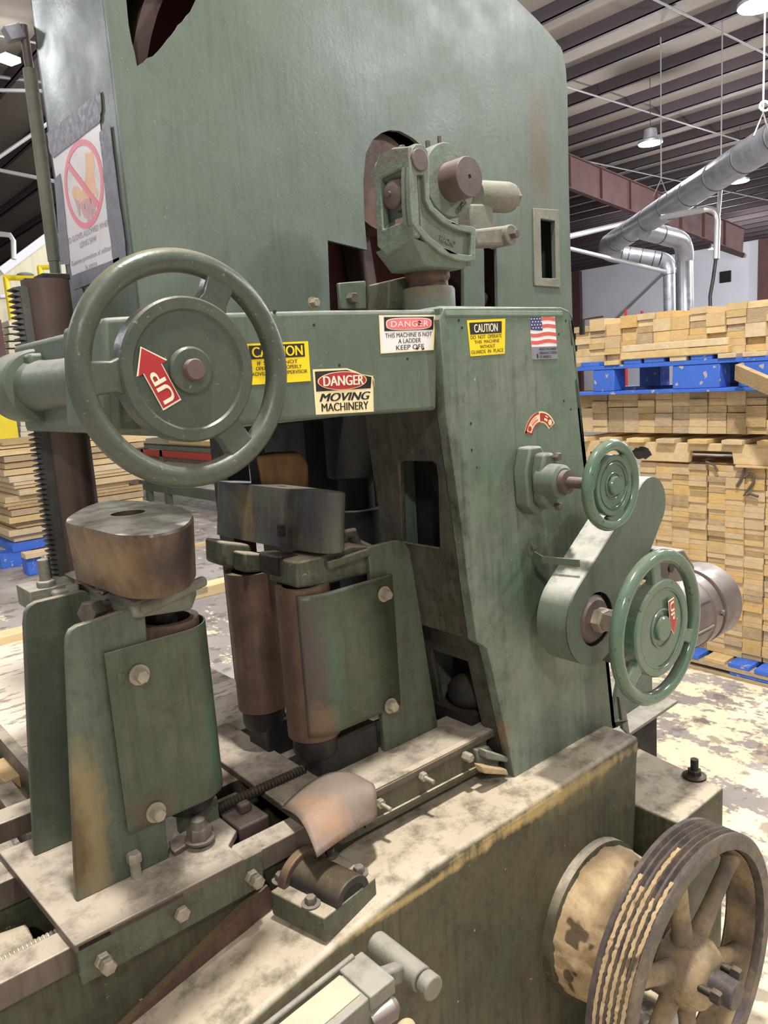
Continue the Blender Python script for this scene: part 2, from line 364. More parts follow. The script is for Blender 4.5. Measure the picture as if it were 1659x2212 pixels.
structure('ceiling', B().box((-9, -14, CEIL), (WALLX+.3, 44, CEIL+.15)), m_ceil)
structure('wall_right', B().box((WALLX, -14, FLOOR), (WALLX+.3, 44, CEIL)), m_white)
structure('wall_back', B().box((-9, 43.7, FLOOR), (WALLX, 44, CEIL)), m_dark)
# roof purlins and sloping girders
k = 0
for i in range(-15, 23):
    x = 13.97+1.43*i; k += 1
    b = B().box((x-.05, -13.5, CEIL-.26), (x-.03, 43, CEIL)).box((x-.05, -13.5, CEIL-.26), (x+.05, 43, CEIL-.24))
    structure('trim_%d' % k, b, m_purlin, flat=True)
for y in (4.6, 7.8, 11.2, 14.8):
    k += 1; structure('trim_%d' % k, B().cyl((-8.5, y, CEIL-.29), (45, y, CEIL-.29), .022, n=8), m_cond2)
def girder(p, q, h, wid=.18):
    b = B(); p, q = V(p), V(q)
    b.bar(p-V((0,0,h/2)), q-V((0,0,h/2)), .025, h)
    b.bar(p-V((0,0,.02)), q-V((0,0,.02)), wid, .03); b.bar(p-V((0,0,h)), q-V((0,0,h)), wid, .03)
    d = (q-p)
    for t in range(1, int(d.length/1.6)):
        c = p+d*(t/int(d.length/1.6)); b.box((c.x-.012, c.y-wid/2, c.z-h), (c.x+.012, c.y+wid/2, c.z))
    return b
g0 = P(1229, 334, 'Z', CEIL-.35); g1 = P(1546, 468, 'Y', g0.y)
dx = (g1-g0)
k += 1; structure('trim_%d' % k, girder(g0-dx*.9, g0+dx*1.25, .95), m_girder, flat=True)
# steel columns and bracing in front of the white wall
for xa in (1247, 1650):
    p = P(xa, 640, 'X', WALLX-.6); k += 1
    structure('trim_%d' % k, B().box((p.x-.15, p.y-.3, FLOOR), (p.x+.15, p.y+.3, CEIL-.3)), m_girder, flat=True)
p, q = P(1455, 570, 'X', WALLX-.12), P(1330, 690, 'X', WALLX-.12)
k += 1; structure('trim_%d' % k, B().bar(p, q, .12, .12), m_ceil, flat=True)
p, q = P(1470, 508, 'X', WALLX-.9), P(1605, 553, 'X', WALLX-.9)
k += 1; structure('trim_%d' % k, B().bar(p, q, .2, .2), m_purlin, flat=True)
p = P(1567, 598, 'X', WALLX-.05)
tag(obj('wall_vent', B().box((p.x-.08, p.y-.32, p.z-.32), (p.x+.06, p.y+.32, p.z+.32)), m_dark), 'small square dark vent high on the white end wall', 'vent')

# ------------------------------------------------------------------ lamps
def lamp(x, y, z, power, label, r=.22, top=CEIL, aim=None):
    t = thing('high_bay_lamp', label, 'lamp', (x, y, z), 'high bay lamps')
    c = V((x, y, z))
    obj('housing', B().lathe(c, (0,0,1), [(r, 0), (r, .05), (r*.6, .1), (r*.5, .3), (.03, .34)], 28), m_galv, t)
    obj('lens', B().lathe(c-V((0,0,.012)), (0,0,1), [(r*.94, 0), (r*.94, .01)], 28), m_lens, t)
    obj('hanger', B().cyl(c+V((0,0,.33)), (x, y, top), .008, n=8), m_purlin, t)
    l = bpy.data.lights.new('lamp_light', 'POINT'); l.shadow_soft_size = r*.8; l.energy = power; l.color = (1, .965, .9) if y < 1 and x < 2 else (.93, .96, 1)
    lo = bpy.data.objects.new('lamp_light', l); COL.objects.link(lo); lo.parent = t; lo.location = (0, 0, -.05-r*.8)
    return t
for a in LAMPS: lamp(*a)
for (px, py, z, label) in ((1405, 310, 6.3, 'bright high bay lamp beside the duct, above the hanger rod'),
                       (1597, 392, 6.3, 'high bay lamp shining just below the long silver duct'),
                       (1640, 12, 6.0, 'nearest visible high bay lamp, in the top right corner'),
                       (1372, 514, 6.5, 'farthest high bay lamp, glimpsed between the duct and its elbow')):
    p = P(px, py, 'Z', z); lamp(p.x, p.y, z, 520, label, .27)
p, q = P(2, 122, 'Z', 7.3), P(34, 134, 'Z', 7.3)
b = B().bar(p, q, .25, .08); t = obj('strip_light', b, m_lens); tag(t, 'bright strip light under the roof at the far left', 'lamp')

# ------------------------------------------------------------------ dust extraction duct
def duct_run(t, pts, r, bands=0, name='duct_pipe'):
    obj(name, B().sweep(pts, r, 28), m_galv, t)
    if bands:
        p, q = V(pts[0]), V(pts[-1]); a = (q-p).normalized()
        for i in range(bands):
            c = p+(q-p)*((i+.5)/bands); obj('seam_band', B().cyl(c-a*.012, c+a*.012, r*1.03, n=28), m_rack, t)
def arc(pts, n=8):
    """round the corners of a polyline with quadratic curves"""
    a, b, c = [V(p) for p in pts]
    return [a*(1-s)**2+b*2*s*(1-s)+c*s*s for s in [i/n for i in range(n+1)]]
dA, dB = D(1700, 282, 12.0), D(1318, 528, 20.0)
t = thing('extraction_duct', 'long silver extraction duct running under the roof at the right', 'duct', tuple(dB))
duct_run(t, [dA+(dA-dB)*.3, dB], .27, 10, 'main_duct')
e1 = [D(1318, 528, 20), D(1300, 545, 20.4), D(1345, 548, 20.2)]
obj('elbow', B().sweep(arc(e1), .25, 24), m_galv, t)
duct_run(t, [D(1345, 548, 20.2), D(1425, 560, 20.0)], .2, 3, 'branch_duct')
obj('elbow', B().sweep(arc([D(1425, 560, 20), D(1448, 563, 20), D(1447, 595, 20)]), .19, 24), m_galv, t)
duct_run(t, [D(1447, 592, 20), D(1449, 700, 20)], .17, 0, 'drop_duct')
duct_run(t, [D(1392, 497, 17.5), D(1455, 514, 18.0)], .22, 1, 'branch_duct')
obj('elbow', B().sweep(arc([D(1455, 514, 18), D(1482, 518, 18.2), D(1478, 562, 18.4)]), .21, 24), m_galv, t)
duct_run(t, [D(1478, 558, 18.4), D(1480, 700, 18.4)], .2, 0, 'drop_duct')
for (px, py, tx, ty, dd) in ((1428, 400, 1430, 330, 15.6), (1648, 262, 1659, 225, 11.6)):
    c = D(px, py, dd); tp = P(tx, ty, 'Z', CEIL-.3); tp = V((c.x, c.y, CEIL-.2))
    b = B().cyl(c+V((0,0,.12)), tp, .015, n=8); b.sweep([c-V((.3,0,.25)), c+V((0,0,.12)), c+V((.3,0,-.25))], .012, 8)
    obj('hanger', b, m_cond2, t)
obj('hanger_ring', B().torus(D(1652, 229, 11.4), fwd, .07, .018, 24, 8), m_cond, t)
# conduits
t = obj('conduit_pipe', B().sweep([D(1180, 523, 18), D(1390, 472, 24)], .07, 12), m_cond)
tag(t, 'straight bright conduit crossing behind the duct to the casing edge', 'pipe')
t = obj('conduit_pipe', B().sweep([D(1190, 527, 19), D(1335, 562, 19), D(1440, 588, 19)], .05, 12), m_cond)
tag(t, 'thin pale pipe sloping down beneath the duct elbow', 'pipe')
pts = [D(1430, 470, 16)]+arc([D(1525, 452, 15), D(1550, 449, 15), D(1550, 480, 15)])+[D(1547, 560, 15)]
t = thing('power_drop', 'conduit drop with elbow and black cable above the lumber', 'pipe', tuple(D(1547, 560, 15)))
obj('conduit', B().sweep(pts, .06, 12), m_cond, t)
obj('vertical_conduit', B().sweep([D(1557, 400, 15), D(1551, 470, 15)], .04, 12), m_cond, t)
up_ = D(1557, 400, 15); obj('riser', B().cyl(up_, (up_.x, up_.y, CEIL), .015, n=8), m_cond2, t)
obj('cable', B().sweep([D(1547, 555, 15), D(1541, 600, 15), D(1534, 640, 15), D(1535, 700, 15)], .035, 10), m_iron, t)

# ------------------------------------------------------------------ lumber stacks on the right, their faces on one plane
XS = P(1585, 1457, 'Z', FLOOR).x+.05
def S(px, py): return P(px, py, 'X', XS)
y_hi = S(1250, 800).y+.05
yr = S(1700, 1000).y
z_p1b, z_p1t = FLOOR, S(1500, 1397).z
z_s1t = S(1500, 1003).z
z_p2t = S(1500, 940).z
z_s2t = S(1450, 848).z
z_p3t = S(1450, 776).z
z_s3t = S(1450, 670).z
bw = .1135
protos = {}
def board(mat, y, z, wy, hz, L, label, cat, group, xo=0.0, lean=0):
    key = mat.name
    if key not in protos:
        b = B().box((0, -.5, 0), (1, .5, 1)); o = obj('board', b, mat, flat=True); protos[key] = o
    else:
        o = protos[key].copy(); COL.objects.link(o)
    o.location = (XS+xo, y, z); o.scale = (L, wy, hz)
    return tag(o, label, cat, group)
def stack(z0, z1, y0, y1, hz, label, group, thick=(), mats=(m_wood,), wj=.0, topvar=0):
    ncol = int(round((y1-y0)/bw)); rows = int(round((z1-z0)/hz)); hz = (z1-z0)/rows
    for c in range(ncol):
        y = y0+(c+.5)*bw+random.uniform(-.004, .004); z = z0; r = 0
        top = rows - (random.choice((0, 0, 1)) if topvar else 0)
        while r < top:
            n = 1
            if thick and random.random() < thick[0]: n = min(random.choice(thick[1]), top-r)
            wy = bw*random.uniform(.955, .985)
            board(random.choice(mats), y, z, wy, hz*n*.965, .5, label, 'board', group, random.uniform(-.006, .012)+(random.uniform(-.03, .0) if wj else 0))
            z += hz*n; r += n
stack(z_p1t, z_s1t, yr, S(1395, 1200).y, .0335, 'sawn board end in the tall lower stack on the blue floor pallet', 'boards in the lowest lumber stack', (.12, (2,)), (m_wood, m_wood, m_wood, m_wood, m_wdark))
stack(z_p2t+.01, z_s2t, yr, y_hi, .040, 'weathered board end in the middle stack between two pallets', 'boards in the middle lumber stack', (.3, (2, 3, 4)), (m_wdark, m_wdark, m_wood))
stack(z_p3t+.015, z_s3t, yr, y_hi, .0405, 'board end in the uneven topmost stack on the blue pallet', 'boards in the topmost lumber stack', (.25, (2,)), (m_wood, m_wood, m_wood2, m_wdark), 1, 1)
# sticks lying in front of the top stack
for i, (x0, y0, x1, y1, hh, lab) in enumerate(((1365, 762, 1585, 741, .035, 'long pale stick lying before the topmost stack, upper one'), (1362, 774, 1590, 753, .03, 'long pale stick lying before the topmost stack, lower one'))):
    p, q = S(x0, y0), S(x1, y1); b = B().box((XS-.11, q.y, z_p3t+.016+.045*(1-i)), (XS-.045, p.y, z_p3t+.056+.045*(1-i)))
    tag(obj('stick', b, m_wood2, None, .003), lab, 'board')
# middle wooden pallet
def pallet(label, group=None): return thing('pallet', label, 'pallet', (XS, (yr+y_hi)/2, z_s1t), group)
t = pallet('pale wooden pallet with notched side, between the lower two stacks')
a, c = S(1500, 1000), S(1500, 960)
zb, zt = z_s1t+.012, S(1500, 957).z
n0, n1 = S(1490, 985).y, S(1588, 985).y
zn = zb+(zt-zb)*.62
loop = [(XS-.02, y_hi, zb), (XS-.02, n0, zb), (XS-.02, n0-.01, zn), (XS-.02, n1+.01, zn), (XS-.02, n1, zb), (XS-.02, yr-.3, zb), (XS-.02, yr-.3, zt), (XS-.02, y_hi, zt)]
obj('stringer', B().prism(loop, (.045, 0, 0)), m_wood2, t, .004)
obj('stringer', B().box((XS+.42, yr-.3, zb), (XS+.46, y_hi, zt)), m_wood2, t)
yy = y_hi-.03
while yy > yr-.2:
    obj('deck_board', B().box((XS-.06+random.uniform(-.01, .01), yy-.12, zt), (XS+.6, yy, zt+.026)), m_wood2, t, .003); yy -= .205
obj('lead_board', B().box((XS-.04, yr-.3, zb-.012), (XS+.6, n1-.02, zb)), m_wood2, t)
obj('scorch_mark', B().prism([(XS-.0215, S(1390, 990).y+.07*math.cos(a_)*random.uniform(.8, 1.1), (zb+zt)/2-.01+.04*math.sin(a_)*random.uniform(.8, 1.1)) for a_ in [2*PI*i/22 for i in range(22)]], (.001, 0, 0)), m_iron, t)
# blue pallets with block feet
def blue_pallet(label, zb, zt, front, blocks, yl, yR):
    t = thing('pallet', label, 'pallet', (XS, (yl+yR)/2, zb), 'blue pallets')
    d = .026
    low = zb < FLOOR+.01; fm = m_wdark if low else m_blue
    obj('bottom_board', B().box((XS-front, yR, zb), (XS-front+.11, yl, zb+d*.8)), fm, t, .003)
    obj('bottom_board', B().box((XS+.5, yR, zb), (XS+.62, yl, zb+d)), m_blue, t, .003)
    yy = yl
    obj('stringer_board', B().box((XS-front, yR, zt-2*d), (XS-front+.1, yl, zt-d)), fm, t, .003)
    while yy > yR:
        w_ = random.uniform(.1, .14)
        obj('deck_board', B().box((XS-front-.01+random.uniform(0, .012), yy-w_, zt-d), (XS+.7, yy, zt)), random.choice((m_blue, m_wood2, m_wood2)), t, .003)
        yy -= w_+random.uniform(.005, .05)
    for (y0, y1) in blocks:
        for xx in (XS-front+.004, XS+.45):
            obj('block', B().box((xx, y0, zb+d*.8), (xx+.13, y1, zt-2*d)), m_blue, t, .006)
    return t
blue_pallet('blue pallet raised between the middle and topmost stacks', z_s2t+.002, z_p3t+.013, .10,
            [(S(1345, 830).y-.0, S(1300, 830).y), (S(1572, 815).y, S(1470, 815).y), (S(1700, 800).y, S(1612, 800).y)], y_hi, yr-.3)
blue_pallet('blue pallet on the floor under the tallest stack', FLOOR, z_p1t-.002, .12,
            [(S(1700, 1450).y, S(1594, 1450).y), (S(1440, 1400).y, S(1400, 1400).y)], S(1390, 1400).y, yr-.3)
p, q = P(1592, 803, 'X', XS-.16), P(1700, 850, 'X', XS-.35)
tag(obj('plank', B().bar(p, q, .09, .03, (1, 0, .3)), m_wdark, None, .003), 'grey plank leaning out from under the raised blue pallet', 'board')
# sprayed marks on the lower stack
def stroke(pts, r): return B().sweep([S(*p)-V((.014, 0, 0)) for p in pts], r, 8)
t = thing('spray_marking', 'dark sprayed 1/2 marking on the lower stack', 'marking', tuple(S(1610, 1060)))
for pts in ([(1527, 997), (1545, 1003), (1553, 1018)], [(1612, 1008), (1606, 1030), (1594, 1050)], [(1614, 1030), (1622, 1022), (1632, 1026), (1630, 1042), (1618, 1058), (1609, 1070), (1622, 1066), (1640, 1072)]):
    pts2 = pts
    obj('stroke', stroke(pts2, .008), m_spray, t)
# things on top of the stacks
for (px, y0, y1) in ((1352, 668, 688), (1387, 672, 684)):
    p = D(px, y1, 6.2); q = D(px, y0, 6.2)
    tag(obj('marker_stake', B().cyl((p.x, p.y, FLOOR), q, .012, n=8), m_rst), 'left red marker stake poking up behind the top stack' if px == 1352 else 'right red marker stake poking up behind the top stack', 'stake')
# ================================================================== THE SAW
def PY(pts, y): return [P(a, b, 'Y', y) for a, b in pts]
saw = thing('band_resaw', 'big green cast iron band resaw filling the middle of the picture', 'saw', (1.5, 1.5, FLOOR))
# --- wheel casing
YC, YB, XL = 1.67, 2.10, .74
outer = PY([(1236, 690), (1228, 400), (1225, 200), (1222, 150), (1214, 108), (1190, 78), (1160, 45), (1113, 0)], YC)
outer = [V((outer[0].x, YC, 1.40))]+outer+[V((1.92, YC, 2.78)), V((1.7, YC, 2.92)), V((1.4, YC, 2.98)), V((1.1, YC, 2.96)), V((XL, YC, 2.85)), V((XL, YC, 1.40))]
def jag(pts, n, amp):
    out = []
    for a, b in zip(pts[:-1], pts[1:]):
        for i in range(n):
            t = i/n; out.append((a[0]+(b[0]-a[0])*t+random.uniform(-amp, amp), a[1]+(b[1]-a[1])*t+random.uniform(-amp, amp)))
    return out+[pts[-1]]
h1 = PY([(272, -10), (275, 25), (278, 55), (284, 88), (291, 114), (296, 143)]+jag([(304, 137), (320, 126), (338, 114), (354, 96), (367, 80), (382, 60), (397, 42), (416, 21), (430, -10)], 2, 1.5)+[(480, -90), (270, -90)], YC)
h2 = PY([(714, 700), (708, 519), (793, 540), (787, 470), (785, 390), (790, 332), (805, 302), (824, 287), (842, 281), (864, 283), (890, 297), (915, 318), (940, 350), (960, 390), (975, 540), (1002, 545), (1002, 700)], YC)
h3 = PY([(1045, 535), (1073, 530), (1076, 700), (1048, 700)], YC)
h4 = PY([(1165, 473), (1196, 478), (1199, 602), (1168, 601)], YC)
cb = B().prism(outer, (0, .012, 0), [h1, h2, h3, h4])
back = [p+V((0, YB-YC, 0)) for p in outer]
cb.prism(back, (0, -.01, 0))
inn = [p+V((0, .006, 0)) for p in outer[:-1]]; bk = [p+V((0, YB-YC, 0)) for p in outer[:-1]]
m = len(inn)
for i in range(m-1):     # skirt round the rim, as a thin folded strip
    a, b_, c, d = inn[i], inn[i+1], bk[i+1], bk[i]
    nrm = (b_-a).cross(c-a).normalized()*.01
    cb.add([a, b_, c, d, a-nrm, b_-nrm, c-nrm, d-nrm], [(0,1,2,3), (7,6,5,4), (0,4,5,1), (1,5,6,2), (2,6,7,3), (3,7,4,0)])
cb.box((XL, YC+.006, 1.40), (XL+.012, YB, 2.86))
casing = obj('wheel_casing', cb, m_green, saw, .004)
fo = PY([(1153, 449), (1207, 453), (1211, 621), (1155, 617)], YC-.006)
fb = B().prism(fo, (0, .006, 0), [[p-V((0, .006, 0)) for p in h4]]); obj('vent_frame', fb, m_casting, casing, .002)
# shelf strip at right of the opening and inner panel
obj('inner_panel', B().prism(PY([(1000, 548), (1046, 540), (1046, 700), (1000, 700)], YC+.03), (0, .01, 0)), m_green, casing)
# --- upper band wheel
wc = V((1.50, 1.86, 2.06)); WR = .70
wb = B().lathe(wc-V((0, .11, 0)), (0, 1, 0), [(WR-.035, 0), (WR, 0), (WR, .22), (WR-.035, .22), (WR-.05, .11), (WR-.035, 0)], 72, False)
wheel = obj('band_wheel', wb, m_rim, saw)
for k in range(7):
    a = k*2*PI/7+.35; d = V((math.cos(a), 0, math.sin(a)))
    obj('wheel_spoke', B().bar(wc+d*.1, wc+d*(WR-.03), .05, .09, (0, 1, 0)), m_rim, wheel, .012)
obj('wheel_web', B().lathe(wc+V((0, .05, 0)), (0, 1, 0), [(.02, 0), (WR-.06, 0), (WR-.06, .02), (.02, .02)], 48, False), m_red, wheel)
bl = B().box((wc.x-WR-.002, 1.78, 1.42), (wc.x-WR+.002, 1.92, wc.z)); obj('saw_blade', bl, m_rail, saw)
# brown timber brace and hub block seen in the round hole
obj('hub_block', B().cyl((1.50, 1.70, 2.03), (1.50, 1.80, 2.03), .13).cyl((1.42, 1.69, 2.10), (1.42, 1.71, 2.10), .02), m_guide, saw)
# --- column
YF, YK = 1.25, 1.56
right_edge = [(1212, 664), (1228, 671), (1236, 690), (1247, 800), (1263, 960), (1290, 1200), (1312, 1400), (1328, 1560), (1331, 1571)]
left_edge = [(1112, 1681), (1090, 1570), (1062, 1440), (1052, 1400), (1030, 1386), (1012, 1260), (990, 1080), (972, 960), (962, 880), (956, 780), (950, 690), (960, 666)]
front = PY(right_edge+left_edge, YF)
colb = B().prism(front, (0, .03, 0))
def xl(z): # left face of the column leans in with height
    zs = [(.84, 1.325), (1.09, 1.294), (1.36, 1.268), (1.645, 1.255)]
    for (a, xa), (b, xb) in zip(zs, zs[1:]):
        if z <= b: return xa+(xb-xa)*(z-a)/(b-a)
    return zs[-1][1]
def CF(px, py, dx=0):
    """point of the leaning left face seen at a pixel"""
    x = 1.27
    for _ in range(6): p = P(px, py, 'X', x); x = xl(p.z)
    return V((x+dx, p.y, p.z))
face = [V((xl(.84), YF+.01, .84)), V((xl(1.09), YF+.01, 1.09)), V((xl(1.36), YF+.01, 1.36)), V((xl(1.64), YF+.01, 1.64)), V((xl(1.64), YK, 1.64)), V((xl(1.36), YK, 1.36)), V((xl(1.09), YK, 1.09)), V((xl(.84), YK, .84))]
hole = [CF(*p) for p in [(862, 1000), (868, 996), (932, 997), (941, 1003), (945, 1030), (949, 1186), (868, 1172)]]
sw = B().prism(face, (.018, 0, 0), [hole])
def skin(a, b_, c, d, n): # slab through four corners
    n = V(n); return [a, b_, c, d, a+n, b_+n, c+n, d+n], [(0,1,2,3), (7,6,5,4), (0,4,5,1), (1,5,6,2), (2,6,7,3), (3,7,4,0)]
R = [p for p in front[:9]]
for p, q in zip(R[2:], R[3:]):
    colb.add(*skin(p, q, q+V((0, YK-YF, 0)), p+V((0, YK-YF, 0)), (-.018, 0, 0)))
colb.box((xl(1.64), YF+.004, 1.615), (1.71, YK, 1.642))
colb.box((1.30, YK-.02, .43), (1.86, YK, 1.62))
colb.box((1.325, YF+.01, .845), (1.84, YK, .87))            # shelf inside
# lower leg below the shelf
lx0, lx1 = 1.372, 1.44
low = [V((lx0, YF+.02, .85)), V((lx1, YF+.02, .44)), V((lx1, YK, .44)), V((lx0, YK, .85))]
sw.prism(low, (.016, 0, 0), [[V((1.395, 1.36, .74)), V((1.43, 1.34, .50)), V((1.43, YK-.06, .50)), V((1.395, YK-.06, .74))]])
colb.box((1.325, YF+.012, .842), (1.84, YK, .846))
column = obj('column', colb, m_column, saw, .012, seg=3)
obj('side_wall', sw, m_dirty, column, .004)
for (px, py) in ((991, 692), (998, 708), (1222, 693), (1207, 722), (1218, 866), (1233, 884), (1017, 915), (1019, 972), (1030, 1010)):
    p = P(px, py, 'Y', YF); obj('bolt_hole', B().cyl(p-V((0, .0006, 0)), p+V((0, .004, 0)), .0032 if py < 1000 else .002, n=12), m_black, column)
obj('top_cap', B().loft([[V((a, YF-.004+o, z)) for a in (1.262, 1.70)]+[V((a, YK, z)) for a in (1.70, 1.262)] for z, o in ((1.620, 0.0), (1.640, .004), (1.647, .02))]), m_column, column, .006)
# small plate and lever on the column's right edge
p = P(1243, 700, 'Y', YF+.12)
obj('side_latch', B().box((p.x, YF+.095, p.z-.032), (p.x+.010, YF+.107, p.z+.012)).cyl((p.x+.006, YF+.10, p.z+.012), (p.x+.05, YF+.06, p.z+.016), .003, n=8), m_iron, column)
p = P(1271, 975, 'Y', YF+.12); obj('side_bracket', B().box((p.x-.02, YF+.06, p.z-.05), (p.x+.02, YF+.16, p.z-.04)).cyl((p.x+.005, YF+.1, p.z-.04), (p.x+.005, YF+.1, p.z+.0), .014), m_iron, column)
# --- guide arm
YA = 1.27
af = PY([(950, 668), (700, 670), (489, 675), (340, 679), (222, 686), (231, 936), (300, 938), (523, 918), (700, 903), (945, 886)], YA)
ab = B().prism(af, (0, .20, 0)); arm = obj('guide_arm', ab, m_arm, saw, .009, seg=3)
axz = V((.571, 0, 1.53))
# end block reaching back along the pinion housing
eb = B().box((.558, YA+.01, 1.424), (.735, 2.01, 1.63))
obj('end_block', eb, m_arm, arm, .012, seg=3)
hb = B().lathe((axz.x-.012, 1.18, 1.53), (0, 1, 0), [(.046, 0), (.05, .03), (.05, .48), (.053, .60), (.060, .67)], 40)
obj('pinion_housing', hb, m_arm, arm)
obj('housing_flange', B().lathe((axz.x-.012, 1.84, 1.53), (0, 1, 0), [(.062, 0), (.076, .002), (.082, .008), (.082, .15), (.075, .17)], 48), m_arm, arm, .004)
obj('flange_web', B().box((.53, 1.80, 1.56), (.58, 1.95, 1.60)), m_arm, arm, .008)
for (px, py) in ((678, 702), (733, 789), (880, 775), (594, 673)):
    p = P(px, py, 'Y', YA); obj('bolt_hole', B().cyl(p-V((0, .0006, 0)), p+V((0, .004, 0)), .003, n=12), m_black, arm)
p = P(675, 655, 'Y', 1.50); obj('cap_screw', B().hexb((p.x, 1.50, p.z), (0, -1, 0), .011, .016, .014), m_bolt, arm)
# --- rack post
PX, PYY = .651, 2.0
post = obj('rack_post', B().cyl((PX, PYY, FLOOR), (PX, PYY, 1.782), .055, n=40), m_post, saw)
rb = B().box((PX-.068, PYY-.024, FLOOR+.2), (PX-.048, PYY+.028, 1.765))
obj('rack_bar', rb, m_rack, post)
z = .80
tb = []
while z < 1.76:
    if not (1.43 < z < 1.63):
        tb.append(B().prism([(PX-.066, PYY-.022, z-.0055), (PX-.083, PYY-.022, z-.0018), (PX-.083, PYY-.022, z+.0018), (PX-.066, PYY-.022, z+.0055)], (0, .048, 0)))
    z += .0128
for q in tb: obj('rack_tooth', q, m_rack, post, flat=True)
obj('post_cap', B().box((PX-.015, PYY-.035, 1.782), (PX+.05, PYY+.035, 1.796)).box((PX-.05, PYY-.017, 1.77), (PX-.01, PYY+.0, 1.786)), m_iron, post, .002)
# --- pipe and rod up the left edge of the casing
px_ = V((.735, 2.17, 0))
pp = thing('guard_pipe', 'thin green pipe running up the left edge of the wheel casing', 'pipe', (px_.x, px_.y, 1.86))
c0 = P(118, 565, 'Y', 2.17); c1 = P(64, 150, 'Y', 2.17)
obj('pipe', B().sweep([c0, c1], .017, 18), m_casting, pp)
obj('rod', B().sweep([P(124, 625, 'Y', 2.17), c0], .0145, 16), m_green, pp)
obj('rod', B().sweep([c1, P(50, 55, 'Y', 2.17)], .011, 14), m_brown, pp)
a, b_ = P(12, 76, 'Y', 2.17), P(46, 68, 'Y', 2.17); obj('tab', B().bar(a, b_, .03, .035), m_tape, pp, .003)
# --- dark guide gear hanging under the arm and the lower casing behind
gd = B().cyl((1.345, 1.72, 1.225), (1.345, 1.72, 1.45), .08).cyl((1.345, 1.72, 1.13), (1.345, 1.72, 1.225), .052).cyl((1.345, 1.72, .60), (1.345, 1.72, 1.135), .068)
obj('guide_spindle', gd, m_dark, saw, .004)
obj('guide_plate', B().box((1.43, 1.70, .60), (1.46, 1.72, 1.40)), m_guide, saw)
obj('lower_casing', B().box((1.25, 1.82, FLOOR), (2.30, 2.10, 1.40)), m_dark, saw)  # near-black colour stands in for the shade under the wheel casing
obj('shade_filler', B().box((1.39, 1.29, .88), (1.56, 1.53, 1.60)), m_iron, saw, .02)  # added dark box that makes the column opening look shaded inside
obj('lower_shade_filler', B().box((1.50, 1.30, .44), (1.70, 1.53, .84)), m_dark, saw, .02)  # added dark box doing the same for the hole in the lower leg
obj('casing_floor', B().box((.80, 1.68, 1.395), (2.30, 2.08, 1.41)), m_dark, saw)
obj('inner_shaft', B().cyl((1.52, 1.42, .6), (1.52, 1.42, 1.6), .035), m_iron, saw)
obj('inner_gear', B().cyl((1.40, 1.43, 1.12), (1.62, 1.43, 1.12), .07), m_iron, saw)
obj('gear_lump', B().sphere((1.47, 1.42, .62), .07, sc=(1, 1, .7)).box((1.40, 1.36, .50), (1.60, 1.50, .58)), m_dark, saw)
# --- base
ZB = .43; YBF = 1.135
prof = [(1.862, ZB), (1.02, ZB), (.80, .400), (.60, .365), (.35, .31), (.05, .24), (-.4, .10)]
bt = [V((x, YBF, z)) for x, z in prof]+[V((-.4, YBF, FLOOR)), V((1.80, YBF, FLOOR)), V((1.85, YBF, .35))]
bb = B().prism(bt, (0, .24, 0))
bb.box((1.30, 1.37, FLOOR), (1.86, 1.9, ZB-.004))
base = obj('base', bb, m_base, saw, .016, seg=3)
def railm(name, x0, x1, y0, y1, z0, z1, mt=m_rail): return obj(name, B().box((x0, y0, z0), (x1, y1, z1)), mt, saw, .003)
RT = .537
railm('slide_rail', -.5, 1.36, 1.325, 1.385, RT-.05, RT)
obj('rail_side', B().box((-.5, 1.345, .0), (1.34, 1.385, RT-.05)), m_base, saw)
obj('rail_foot', B().prism([(-.5, 1.325, .02), (.35, 1.325, .31), (.72, 1.325, .45), (.74, 1.325, .40), (.35, 1.325, .28), (-.5, 1.325, -.02)], (0, .03, 0)), m_guide, saw)
railm('slide_rail', -.5, 1.36, 1.62, 1.70, RT-.06, RT)
obj('rail_side', B().box((-.5, 1.63, .0), (1.36, 1.69, RT-.06)), m_grimy, saw)
railm('slide_rail', -.5, 1.30, 1.86, 1.93, RT-.05, RT)
obj('bed_floor', B().box((-.5, 1.385, .22), (1.36, 1.63, .26)), m_dark, saw)
obj('bed_casting', B().sweep([(-.5, 1.55, .36), (.1, 1.55, .40), (.30, 1.55, .40)], [.07, .085, .06], 16), m_base, saw)
scr = obj('feed_screw', B().thread((-.5, 1.425, .505), (.34, 1.425, .505), .0105, .0075), m_bolt, saw)
obj('feed_screw', B().thread((.66, 1.50, .56), (.95, 1.50, .56), .013, .009), m_iron, saw)
obj('feed_screw', B().thread((.72, 1.40, .50), (.95, 1.40, .50), .009, .007), m_iron, saw)
obj('screw_block', B().box((.72, 1.43, .48), (.80, 1.58, .535)).box((.75, 1.47, .535), (.78, 1.50, .56)), m_brown, saw, .006)
# foot of the base, right of the column
ex = thing('motor_pedestal', 'flat topped green pedestal on the floor behind the grooved pulley', 'pedestal', (2.0, 1.2, FLOOR))
eb = B().prism([(1.87, 1.018, .2), (2.135, 1.02, .2), (2.175, 1.28, .2), (2.19, 1.36, .2), (2.15, 1.50, .2), (1.87, 1.50, .2)], (0, 0, -.6))
obj('body', eb, m_base, ex, .008)
p = P(1500, 1678, 'Z', .2); hb = B().cyl(p, p+V((0, 0, .06)), .012, n=16); hb.lathe(p, (0,0,1), [(.036, 0), (.036, .006), (.022, .012)], 24); hb.hexb(p+V((0,0,.01)), (0,0,1), .022, .016)
obj('anchor_bolt', hb, m_iron, ex)
